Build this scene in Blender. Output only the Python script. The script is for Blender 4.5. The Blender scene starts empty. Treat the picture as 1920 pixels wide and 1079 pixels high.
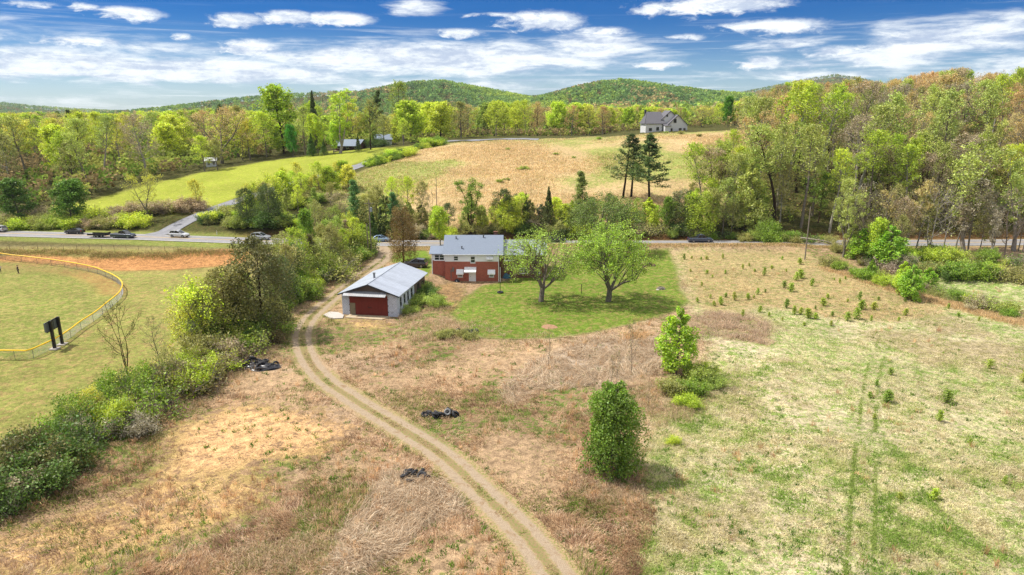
import bpy, math, random
import numpy as np
from mathutils import Vector, Matrix, geometry

random.seed(7)
RNG = np.random.default_rng(7)
sc = bpy.context.scene
COL = sc.collection
R = math.radians

# ------------------------------------------------------------------ camera
CAM_Z, PITCH, FPX = 31.0, R(14.65), 1280.0
cam = bpy.data.cameras.new('camera'); cam.lens = 24; cam.sensor_width = 36
cam.clip_start = 0.5; cam.clip_end = 30000
camo = bpy.data.objects.new('camera', cam); COL.objects.link(camo)
camo.location = (0, 0, CAM_Z); camo.rotation_euler = (math.pi/2 - PITCH, 0, 0)
sc.camera = camo
CP, SP = math.cos(PITCH), math.sin(PITCH)

def smooth(a, b, t):
    s = np.clip((t - a) / (b - a), 0, 1)
    return s * s * (3 - 2 * s)

def vnoise(x, y, seed=0):
    xi = np.floor(x); yi = np.floor(y); fx = x - xi; fy = y - yi
    def hs(i, j):
        v = np.sin(i * 127.1 + j * 311.7 + seed * 74.7) * 43758.5453
        return v - np.floor(v)
    ux = fx * fx * (3 - 2 * fx); uy = fy * fy * (3 - 2 * fy)
    a = hs(xi, yi) * (1 - ux) + hs(xi + 1, yi) * ux
    b = hs(xi, yi + 1) * (1 - ux) + hs(xi + 1, yi + 1) * ux
    return a * (1 - uy) + b * uy

def fbm(x, y, scale, seed=0, octv=4):
    s = 0; amp = .5; tot = 0
    for o in range(octv):
        s = s + amp * vnoise(x / scale + o * 17.3, y / scale - o * 9.1, seed + o)
        tot += amp; amp *= .5; scale *= .5
    return s / tot

ROADX = [-900, -400, -133, -92, -63, -40, 0, 40, 100, 400, 900]
ROADY = [196, 188, 173.5, 168.2, 163, 160.5, 159.5, 159.5, 160.5, 170, 190]
def road_y(x): return np.interp(x, ROADX, ROADY)
def hedge_x(y): return np.interp(y, [20, 40, 66, 87, 120, 151], [-46, -43, -39.5, -36.5, -34.5, -33])

def h(x, y):
    x = np.asarray(x, float); y = np.asarray(y, float)
    top = np.interp(x, [-600, -300, -180, -110, -60, -20, 40, 70, 110, 170, 300, 600], [10, 11, 11, 12, 15, 18.5, 19.5, 22, 24.5, 26, 26, 22])
    y0 = road_y(x) + np.interp(x, [-140, -70, 0], [9, 7, 6.5])
    L = np.interp(x, [-300, -120, -40, 300], [170, 150, 135, 140])
    s = np.clip((y - y0) / L, 0, 1)
    z = top * (1 - (1 - s) ** 1.75)
    z = z - np.interp(x, [-300, -60, 0, 300], [2, 6, 7, 4]) * smooth(y0 + L, y0 + L + 190, y)
    z = z + 1.2 * smooth(y0 - 1, y0 + 4, y) * (1 - smooth(y0 + 40, y0 + 60, y)) * smooth(-80, -60, x)
    # ball field sits lower than the road
    hx = hedge_x(y)
    bf = smooth(hx - 4, hx - 12, x) * smooth(153.5, 143, y + (x + 60) * -.03)
    z = z - 2.0 * bf
    # house mound
    ys = np.interp(x, [-16, -11], [117, 121.5])
    z = z + 1.4 * smooth(ys, ys + 6, y) * smooth(154, 140, y) * smooth(-27, -19, x) * smooth(14, 6, x)
    z = z + 1.25 * np.exp(-((y - road_y(x) + 7.4) / 2.0) ** 2) * smooth(-12, 2, x) * (1 - .6 * smooth(60, 75, x))
    # creek gully right
    t = np.clip(((x - 74) * 20 + (y - 138) * -32) / (20 * 20 + 32 * 32), 0, 1)
    d2 = (x - 74 - 20 * t) ** 2 + (y - 138 + 32 * t) ** 2
    z = z - 1.4 * np.exp(-d2 / 18)
    bump = .45 * (fbm(x, y, 26, 3, 2) - .5) + .16 * (fbm(x, y, 5, 5, 2) - .5)
    keep = smooth(4, 10, np.abs(y - road_y(x))) * (1 - .9 * smooth(24, 14, np.hypot(x + 20, y - 108)))
    bump = bump * keep * (1 + 3 * smooth(190, 260, y))
    return z + bump

def hz(x, y): return float(h(np.array([x]), np.array([y]))[0])

def ray(px, py):
    a = (px - 960) / FPX; b = (539.5 - py) / FPX
    return np.array([a, CP + b * SP, -SP + b * CP])

def P(px, py, z=None):
    """photo pixel -> point on the terrain (or on the plane z)"""
    d = ray(px, py)
    if z is not None:
        t = (z - CAM_Z) / d[2]
        return np.array([d[0] * t, d[1] * t, z])
    t = np.concatenate([np.linspace(25, 240, 800), np.linspace(241, 900, 800)])
    X = d[0] * t; Y = d[1] * t; Z = CAM_Z + d[2] * t
    g = Z - h(X, Y)
    k = np.argmax(g < 0)
    if not (g < 0).any(): k = len(t) - 1
    k = max(k, 1)
    f = g[k-1] / (g[k-1] - g[k] + 1e-9)
    tt = t[k-1] + (t[k] - t[k-1]) * f
    x, y = d[0] * tt, d[1] * tt
    return np.array([x, y, hz(x, y)])

def at_depth(px, Y):
    """world x for pixel column px at world depth Y near the ground"""
    x = 0.0
    for _ in range(4):
        z = hz(x, Y)
        x = (px - 960) / FPX * (Y * CP + (CAM_Z - z) * SP)
    return x

def z_at(py, Y):
    b = (539.5 - py) / FPX
    return CAM_Z + Y * (-SP + b * CP) / (CP + b * SP)

def pix(x, y, z):
    dep = y * CP + (CAM_Z - z) * SP
    return 960 + FPX * x / dep, 539.5 - FPX * (y * SP - (CAM_Z - z) * CP) / dep

def spline(pts, step=.5):
    pts = [np.array(p[:2], float) for p in pts]
    out = []
    for i in range(len(pts) - 1):
        p0 = pts[max(i-1, 0)]; p1 = pts[i]; p2 = pts[i+1]; p3 = pts[min(i+2, len(pts)-1)]
        n = max(2, int(np.linalg.norm(p2 - p1) / step))
        for k in range(n):
            t = k / n
            out.append(.5 * (2*p1 + (p2-p0)*t + (2*p0-5*p1+4*p2-p3)*t*t + (3*p1-p0-3*p2+p3)*t**3))
    out.append(pts[-1])
    return np.array(out)

def poly_sd(X, Y, poly):
    """signed distance to polygon, positive inside"""
    poly = np.asarray(poly)[:, :2]
    d2 = np.full(X.shape, 1e18); ins = np.zeros(X.shape, bool)
    n = len(poly)
    for i in range(n):
        ax, ay = poly[i]; bx, by = poly[(i+1) % n]
        ex, ey = bx-ax, by-ay
        t = np.clip(((X-ax)*ex + (Y-ay)*ey) / (ex*ex+ey*ey+1e-12), 0, 1)
        d2 = np.minimum(d2, (X-ax-ex*t)**2 + (Y-ay-ey*t)**2)
        c = (ay > Y) != (by > Y)
        with np.errstate(divide='ignore', invalid='ignore'):
            xi = (bx-ax) * (Y-ay) / (by-ay+1e-15) + ax
        ins ^= c & (X < xi)
    d = np.sqrt(d2)
    return np.where(ins, d, -d)

def line_d(X, Y, pts):
    """signed lateral distance to a polyline"""
    best = np.full(X.shape, 1e9); sg = np.ones(X.shape)
    for i in range(len(pts)-1):
        ax, ay = pts[i]; bx, by = pts[i+1]; ex, ey = bx-ax, by-ay
        t = np.clip(((X-ax)*ex + (Y-ay)*ey) / (ex*ex+ey*ey+1e-12), 0, 1)
        d = np.hypot(X-ax-ex*t, Y-ay-ey*t)
        m = d < best
        best = np.where(m, d, best)
        sg = np.where(m, np.sign(ex*(Y-ay) - ey*(X-ax)), sg)
    return best * sg

# ------------------------------------------------------------------ colours
def lin(c):
    c = np.asarray(c, float) / 255
    return np.where(c <= .04045, c / 12.92, ((c + .055) / 1.055) ** 2.4)
def C(r, g, b, k=.66):
    v = lin((r, g, b)) * k
    return (float(v[0]), float(v[1]), float(v[2]), 1)

# ------------------------------------------------------------------ tagging / objects
def tag(o, label=None, cat=None, group=None, kind=None):
    if label: o['label'] = label
    if cat: o['category'] = cat
    if group: o['group'] = group
    if kind: o['kind'] = kind
    return o

def empty(name, loc, rz=0, label=None, cat=None, group=None):
    o = bpy.data.objects.new(name, None); COL.objects.link(o)
    o.empty_display_size = .3
    o.location = loc; o.rotation_euler = (0, 0, rz)
    return tag(o, label, cat, group)

def link(name, me, parent=None, mat=None):
    o = bpy.data.objects.new(name, me); COL.objects.link(o)
    if mat is not None:
        me.materials.clear(); me.materials.append(mat)
    if parent is not None: o.parent = parent
    return o

def npmesh(name, V, F, smoothf=False, attrs=None):
    """V (n,3); F list of index arrays with 3 or 4 columns"""
    if isinstance(F, np.ndarray): F = [F]
    F = [f for f in F if len(f)]
    me = bpy.data.meshes.new(name)
    V = np.asarray(V, np.float32)
    me.vertices.add(len(V)); me.vertices.foreach_set('co', V.ravel())
    loops = np.concatenate([f.ravel() for f in F]).astype(np.int32)
    tot = np.concatenate([np.full(len(f), f.shape[1]) for f in F]).astype(np.int32)
    start = np.concatenate([[0], np.cumsum(tot)[:-1]]).astype(np.int32)
    me.loops.add(len(loops)); me.loops.foreach_set('vertex_index', loops)
    me.polygons.add(len(tot)); me.polygons.foreach_set('loop_start', start)
    try: me.polygons.foreach_set('loop_total', tot)
    except Exception: pass
    if attrs:
        for k, a in attrs.items():
            a = np.asarray(a, np.float32)
            if a.ndim == 1:
                at = me.attributes.new(k, 'FLOAT', 'POINT'); at.data.foreach_set('value', a)
            else:
                at = me.attributes.new(k, 'FLOAT_COLOR', 'POINT'); at.data.foreach_set('color', a.ravel())
    me.update(calc_edges=True)
    me.polygons.foreach_set('use_smooth', np.full(len(tot), smoothf))
    return me

class MB:
    def __init__(s): s.v = []; s.f = []
    def add(s, vs, fs):
        b = len(s.v); s.v += [tuple(float(c) for c in v) for v in vs]; s.f += [tuple(i + b for i in f) for f in fs]; return s
    def box(s, x0, x1, y0, y1, z0, z1):
        vs = [(x, y, z) for z in (z0, z1) for y in (y0, y1) for x in (x0, x1)]
        return s.add(vs, [(0,2,3,1),(4,5,7,6),(0,1,5,4),(2,6,7,3),(0,4,6,2),(1,3,7,5)])
    def prism(s, poly, a0, a1, axis='x'):
        """poly of 2D points extruded along axis from a0 to a1"""
        n = len(poly)
        def mk(a, p):
            return (a, p[0], p[1]) if axis == 'x' else (p[0], a, p[1]) if axis == 'y' else (p[0], p[1], a)
        vs = [mk(a0, p) for p in poly] + [mk(a1, p) for p in poly]
        fs = [tuple(range(n)), tuple(range(2*n-1, n-1, -1))] + [(i, n+i, n+(i+1) % n, (i+1) % n) for i in range(n)]
        return s.add(vs, fs)
    def slab(s, a, b, c, d, t):
        """quad abcd (tops) with thickness t below"""
        vs = [a, b, c, d] + [(p[0], p[1], p[2]-t) for p in (a, b, c, d)]
        return s.add(vs, [(0,1,2,3),(7,6,5,4),(0,4,5,1),(1,5,6,2),(2,6,7,3),(3,7,4,0)])
    def tube(s, pts, r, n=6):
        v, f = tube_np(np.array(pts, float), np.full(len(pts), r) if np.isscalar(r) else np.array(r), n)
        s.add(v, [tuple(q) for q in f])
        m = len(pts)
        return s.add([v[i] for i in range(n)], [tuple(range(n))[::-1]]).add([v[(m-1)*n+i] for i in range(n)], [tuple(range(n))])
    def cyl(s, c, r, z0, z1, n=10, r2=None):
        return s.tube([(c[0], c[1], z0), (c[0], c[1], z1)], [r, r if r2 is None else r2], n)
    def loft(s, rings):
        n = len(rings[0]); vs = [p for rg in rings for p in rg]; fs = []
        for k in range(len(rings)-1):
            for i in range(n):
                fs.append((k*n+i, k*n+(i+1) % n, (k+1)*n+(i+1) % n, (k+1)*n+i))
        fs.append(tuple(range(n))[::-1]); fs.append(tuple(range((len(rings)-1)*n, len(rings)*n)))
        return s.add(vs, fs)
    def build(s, name, mat, parent=None, smoothf=False, bevel=0):
        me = bpy.data.meshes.new(name); me.from_pydata(s.v, [], s.f)
        import bmesh
        bm = bmesh.new(); bm.from_mesh(me); bmesh.ops.recalc_face_normals(bm, faces=bm.faces); bm.to_mesh(me); bm.free()
        if smoothf: me.polygons.foreach_set('use_smooth', [True] * len(me.polygons))
        me.update()
        o = link(name, me, parent, mat)
        if bevel:
            m = o.modifiers.new('bevel', 'BEVEL'); m.width = bevel; m.segments = 2; m.limit_method = 'ANGLE'
        return o

def tube_np(P_, rad, n):
    P_ = np.asarray(P_, float); m = len(P_)
    T = np.gradient(P_, axis=0); T /= np.linalg.norm(T, axis=1)[:, None] + 1e-9
    ref = np.array([1., 0, 0]) if abs(T[0][0]) < .8 else np.array([0, 1., 0])
    U = np.cross(T, ref); U /= np.linalg.norm(U, axis=1)[:, None] + 1e-9
    W = np.cross(T, U)
    a = np.arange(n) * 2 * math.pi / n
    V = P_[:, None, :] + rad[:, None, None] * (np.cos(a)[None, :, None] * U[:, None, :] + np.sin(a)[None, :, None] * W[:, None, :])
    i = np.arange(n); k = np.arange(m-1)[:, None] * n
    Fq = np.stack([k + i, k + (i+1) % n, k + n + (i+1) % n, k + n + i], -1).reshape(-1, 4)
    return V.reshape(-1, 3), Fq

# ------------------------------------------------------------------ node helpers
class NT:
    def __init__(s, tree): s.t = tree; s.n = tree.nodes; s.l = tree.links
    def new(s, typ, inputs=None, **props):
        nd = s.n.new(typ)
        for k, v in props.items(): setattr(nd, k, v)
        for k, v in (inputs or {}).items(): s.set(nd, k, v)
        return nd
    def set(s, nd, k, v):
        sock = nd.inputs[k]
        if isinstance(v, bpy.types.NodeSocket): s.l.new(v, sock)
        elif isinstance(v, bpy.types.Node): s.l.new(v.outputs[0], sock)
        else: sock.default_value = v
    def math(s, op, a, b=None, c=None, clamp=False):
        nd = s.n.new('ShaderNodeMath'); nd.operation = op; nd.use_clamp = clamp
        for i, v in enumerate((a, b, c)):
            if v is not None: s.set(nd, i, v)
        return nd.outputs[0]
    def mix(s, f, a, b, blend='MIX'):
        nd = s.n.new('ShaderNodeMix'); nd.data_type = 'RGBA'; nd.blend_type = blend
        s.set(nd, 0, f); s.set(nd, 6, a); s.set(nd, 7, b)
        return nd.outputs[2]
    def rng(s, v, a, b, c=0., d=1., smoothst=True):
        nd = s.n.new('ShaderNodeMapRange'); nd.interpolation_type = 'SMOOTHSTEP' if smoothst else 'LINEAR'
        for i, x in enumerate((v, a, b, c, d)): s.set(nd, i, x)
        return nd.outputs[0]
    def noise(s, vec, scale, detail=4., rough=.55, dist=0.):
        nd = s.new('ShaderNodeTexNoise', {'Scale': scale, 'Detail': detail, 'Roughness': rough, 'Distortion': dist})
        if vec is not None: s.set(nd, 'Vector', vec)
        return nd.outputs['Fac']

def mat(name):
    m = bpy.data.materials.new(name); m.use_nodes = True
    m.node_tree.nodes.clear(); return m, NT(m.node_tree)

def out(t, sh):
    o = t.new('ShaderNodeOutputMaterial'); t.l.new(sh.outputs[0] if isinstance(sh, bpy.types.Node) else sh, o.inputs[0]); return o

MATS = {}
def simple(name, col, rough=.7, metal=0., var=.18, scale=3., spec=.5, dirt=None, stretch=(1, 1, 1), bump=0., coat=0.):
    """plain procedural surface with broken-up colour"""
    if name in MATS: return MATS[name]
    m, t = mat(name)
    tc = t.new('ShaderNodeTexCoord')
    mp = t.new('ShaderNodeMapping', {'Vector': tc.outputs['Object'], 'Scale': stretch})
    n1 = t.noise(mp.outputs[0], scale, 6, .6)
    n2 = t.noise(mp.outputs[0], scale * 6, 3, .6)
    f = t.math('ADD', t.math('MULTIPLY', n1, .7), t.math('MULTIPLY', n2, .3))
    v = t.rng(f, .3, .7, 1 - var, 1 + var, False)
    c = t.mix(1., col, t.new('ShaderNodeCombineColor', {0: v, 1: v, 2: v}).outputs[0], 'MULTIPLY')
    if dirt: c = t.mix(t.rng(n1, .5, .68, 0, dirt[1]), c, dirt[0])
    b = t.new('ShaderNodeBsdfPrincipled', {'Base Color': c, 'Roughness': rough, 'Metallic': metal, 'Specular IOR Level': spec, 'Coat Weight': coat})
    if bump:
        bp = t.new('ShaderNodeBump', {'Height': f, 'Strength': bump, 'Distance': .03}); t.set(b, 'Normal', bp)
    out(t, b); MATS[name] = m
    return m
# ------------------------------------------------------------------ light and sky
SUN = Vector((-.88, .20, 1.42)).normalized()
SUN_EL = math.asin(SUN.z); SUN_AZ = math.atan2(SUN.x, SUN.y)
sd = bpy.data.lights.new('sun', 'SUN'); sd.energy = 4.7; sd.angle = R(.55); sd.color = (1, .955, .88)
so = bpy.data.objects.new('sun', sd); COL.objects.link(so); so.location = (0, 0, 200)
so.rotation_euler = (-SUN).to_track_quat('-Z', 'Y').to_euler()

w = bpy.data.worlds.new('World'); sc.world = w; w.use_nodes = True
w.node_tree.nodes.clear(); t = NT(w.node_tree)
sky = t.new('ShaderNodeTexSky', sky_type='NISHITA', sun_disc=False)
sky.sun_elevation = SUN_EL; sky.sun_rotation = SUN_AZ; sky.altitude = 600; sky.air_density = 1.0; sky.dust_density = .35; sky.ozone_density = 2.2
tc = t.new('ShaderNodeTexCoord')
nv = t.new('ShaderNodeVectorMath', {0: tc.outputs['Generated']}, operation='NORMALIZE')
sx = t.new('ShaderNodeSeparateXYZ', {0: nv.outputs[0]})
AZ = t.math('ARCTAN2', sx.outputs[0], sx.outputs[1])
EL = t.math('ARCSINE', sx.outputs[2])
# deeper blue above, paler towards the horizon
elf = t.rng(EL, 0., .13, 0., 1.)
tint = t.mix(elf, (.46, .60, .76, 1), (.0, .20, .50, 1))
skyc = t.mix(1., sky.outputs[0], tint, 'MULTIPLY')
# ---- clouds: banks placed by azimuth / elevation, broken up by noise stretched along the horizon
def cv(sa, se, off=0.):
    return t.new('ShaderNodeCombineXYZ', {0: t.math('MULTIPLY_ADD', AZ, sa, off), 1: t.math('MULTIPLY', EL, se), 2: off}).outputs[0]
N1 = t.noise(cv(6, 26), 1.6, 7, .62, .6)
N2 = t.noise(cv(10, 60, 3.1), 1.2, 6, .6, .3)
N3 = t.noise(cv(22, 60, 7.7), 1.5, 6, .62, .4)
N4 = t.noise(cv(60, 130, 5.5), 1.6, 5, .65, .5)
def azel(px, py):
    d = ray(px, py); return math.atan2(d[0], d[1]), math.atan2(d[2], math.hypot(d[0], d[1]))
def banks(lst, wob, wamt):
    acc = None
    A2 = t.math('ADD', AZ, t.math('MULTIPLY', t.math('SUBTRACT', wob, .5), wamt))
    E2 = t.math('ADD', EL, t.math('MULTIPLY', t.math('SUBTRACT', wob, .5), wamt * .25))
    for (px, py, wx, wy, k) in lst:
        a0, e0 = azel(px, py); wa = wx / FPX; we = wy / FPX
        u = t.math('MULTIPLY', t.math('SUBTRACT', A2, a0), 1 / wa)
        v = t.math('MULTIPLY', t.math('SUBTRACT', E2, e0), 1 / we)
        q = t.math('MULTIPLY_ADD', u, u, t.math('MULTIPLY', v, v))
        g = t.math('MULTIPLY', t.math('EXPONENT', t.math('MULTIPLY', q, -1.)), k)
        acc = g if acc is None else t.math('MAXIMUM', acc, g)
    return acc
PUFF = [(240,26,58,12,1),(443,38,50,13,1),(540,34,56,14,1),(638,36,64,13,1),(470,90,60,17,.95),(1018,40,80,20,1),(930,28,55,6,.7),
        (1345,10,125,17,1),(1452,52,105,16,.9),(1430,118,45,14,.9),(1235,122,66,9,.8),(155,80,75,12,.9),(155,13,30,8,.8),(340,70,20,8,.8),
        (860,62,60,10,.8),(1130,58,60,9,.8),(1290,70,40,8,.7),(60,8,60,7,.6),(1560,98,70,14,.8),(1700,88,90,12,.9),(2100,60,150,20,1),(-160,60,120,18,1)]
BANK = [(820,112,460,40,1),(1110,85,130,36,.95),(330,132,430,28,1),(90,118,260,36,.95),(1640,112,190,24,.85),(1800,72,200,40,.9),(1900,40,120,26,.8),
        (900,158,800,24,.62),(40,62,170,42,.62),(330,92,170,30,.66),(760,14,95,26,.72),(1480,80,160,20,.7),(1500,140,320,16,.7),(2300,120,400,40,1),(-300,110,300,40,1),(150,185,500,24,.5)]
pf = banks(PUFF, N3, .05); bk = banks(BANK, N1, .10)
da = t.rng(t.math('ADD', t.math('MULTIPLY', pf, .62), t.math('MULTIPLY_ADD', N3, .62, t.math('MULTIPLY', N4, .16))), .58, .90)
db = t.rng(t.math('ADD', t.math('MULTIPLY', bk, .56), t.math('MULTIPLY_ADD', N2, .5, t.math('MULTIPLY', N1, .32))), .63, .88)
# out of view overhead: unseen scattered deck, thickened and brightened to lift the shade
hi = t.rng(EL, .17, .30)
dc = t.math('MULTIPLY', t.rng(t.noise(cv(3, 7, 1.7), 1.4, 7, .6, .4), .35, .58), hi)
N5 = t.noise(cv(4, 120, 9.1), 1.1, 6, .62, .5)
ds = t.math('MULTIPLY', t.math('MULTIPLY', t.rng(N5, .50, .70), .62), t.rng(EL, .14, .06))
da = t.math('MAXIMUM', da, ds)
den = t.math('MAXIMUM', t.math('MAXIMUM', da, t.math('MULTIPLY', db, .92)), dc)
shade = t.rng(t.math('ADD', t.math('MULTIPLY', N2, .55), t.math('MULTIPLY_ADD', N3, .30, t.math('MULTIPLY', N4, .18))), .40, .58, 0., 1.)
cc = t.mix(shade, (3.8, 4.4, 5.5, 1), (7.2, 7.45, 7.5, 1))
cc = t.mix(hi, cc, (9.6, 9.5, 9.3, 1))  # unseen upper clouds made brighter than the visible ones, as added fill light
dn = t.math('MULTIPLY', den, .97)
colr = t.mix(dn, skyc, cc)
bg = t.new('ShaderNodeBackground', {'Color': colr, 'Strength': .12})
o = t.new('ShaderNodeOutputWorld'); t.l.new(bg.outputs[0], o.inputs[0])
w.cycles.sampling_method = 'MANUAL'; w.cycles.sample_map_resolution = 512

sc.view_settings.view_transform = 'Standard'; sc.view_settings.look = 'None'
sc.view_settings.exposure = 0.4; sc.view_settings.gamma = 1.0; sc.view_settings.use_curve_mapping = False
sc.render.engine = 'CYCLES'
cy = sc.cycles
cy.use_denoising = True
try: cy.denoiser = 'OPENIMAGEDENOISE'; cy.denoising_input_passes = 'RGB_ALBEDO_NORMAL'; cy.denoising_prefilter = 'NONE'
except Exception: pass
cy.max_bounces = 6; cy.diffuse_bounces = 3; cy.glossy_bounces = 2; cy.transmission_bounces = 4; cy.transparent_max_bounces = 6; cy.volume_bounces = 0
cy.use_adaptive_sampling = True; cy.adaptive_threshold = .006
cy.caustics_reflective = False; cy.caustics_refractive = False
# ------------------------------------------------------------------ ground colours
def PP(lst): return [P(a, b) for a, b in lst]
DRIVE = spline(PP([(1152,1240),(1096,1150),(1042,1079),(982,1000),(912,932),(828,854),(738,796),(660,748),(606,710),(576,670),(566,632),(578,602),(606,574),(648,540),(684,512),(712,492),(722,478),(714,466),(708,461)]), .5)
LAWN = PP([(846,590),(872,556),(905,536),(960,522),(1010,505),(1060,494),(1130,486),(1200,470),(1256,466),(1268,500),(1277,540),(1292,566),(1270,584),(1230,596),(1170,612),(1100,626),(1030,636),(960,637),(900,634),(868,618)])
YARD = PP([(735,474),(800,468),(812,505),(800,520),(782,500),(735,492)])
MEADOW = PP([(1290,565),(1330,640),(1300,720),(1230,780),(1200,860),(1215,960),(1180,1079),(1170,1300),(3000,1300),(2400,560),(1950,600),(1800,575),(1700,548),(1560,500),(1500,478),(1300,468),(1260,466)])
UPMEAD = PP([(1258,464),(1500,470),(1570,500),(1700,548),(1800,580),(1690,605),(1560,598),(1440,575),(1330,590),(1290,566),(1268,500)])
WEEDP = PP([(1288,596),(1340,582),(1420,596),(1450,625),(1440,650),(1380,640),(1330,650),(1290,640)])
STRAWP = PP([(1050,660),(1120,632),(1230,632),(1245,690),(1150,720),(1000,730),(960,760),(940,720)])
STRAW2 = PP([(640,1010),(740,880),(870,915),(850,960),(760,1010),(640,1079)])
BEYOND = PP([(1690,540),(1760,518),(1960,502),(2200,520),(2200,640),(1890,590)])
EDGE = spline(PP([(1560,505),(1640,530),(1720,556),(1800,575),(1880,598),(1990,620)]), 2)
TRK1 = spline(PP([(1585,1100),(1600,880),(1612,780),(1624,700),(1640,650),(1668,622),(1712,602),(1780,590)]), 1)
TRK2 = spline(PP([(1636,1100),(1642,880),(1642,780),(1650,700),(1662,660),(1690,632),(1730,614),(1800,600)]), 1)
TRK3 = spline(PP([(1350,636),(1400,668),(1440,720),(1470,800),(1485,900),(1500,1100)]), 1)
CLAYP = PP([(330,800),(470,755),(600,768),(650,800),(600,850),(520,870),(400,905),(300,890)])
CLAYP2 = PP([(120,960),(300,900),(470,880),(560,890),(480,960),(300,1050),(100,1100),(-60,1100),(-100,1010)])
CLAYP3 = PP([(640,600),(700,600),(712,612),(660,620)])
BARE = PP([(815,540),(850,528),(885,560),(860,590),(830,578)])
CLAYBANK = PP([(-200,472),(0,480),(60,478),(130,482),(200,484),(280,476),(340,474),(420,468),(462,474),(455,492),(400,500),(330,506),(270,508),(215,508),(150,500),(60,492),(-200,490)])
PASTURE = PP([(100,390),(180,372),(280,345),(400,320),(520,300),(640,280),(760,275),(830,271),(770,283),(690,302),(640,322),(560,338),(450,374),(400,392),(330,402),(250,405)])
HILLF = PP([(600,352),(690,318),(770,290),(835,270),(1000,263),(1110,257),(1240,250),(1400,243),(1420,330),(1300,430),(1000,430),(700,430)])
HEDGE = None
FENCE_PX = [(-260,455),(-60,476),(0,484),(60,487),(120,491),(170,499),(205,511),(222,521),(229,531),(225,546),(205,564),(180,584),(150,604),(115,629),(60,654),(38,657),(0,657),(-120,657),(-300,660)]
FH = 1.35
FENCE = [P(a, b, -2 + FH)[:2] for a, b in FENCE_PX]

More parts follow.
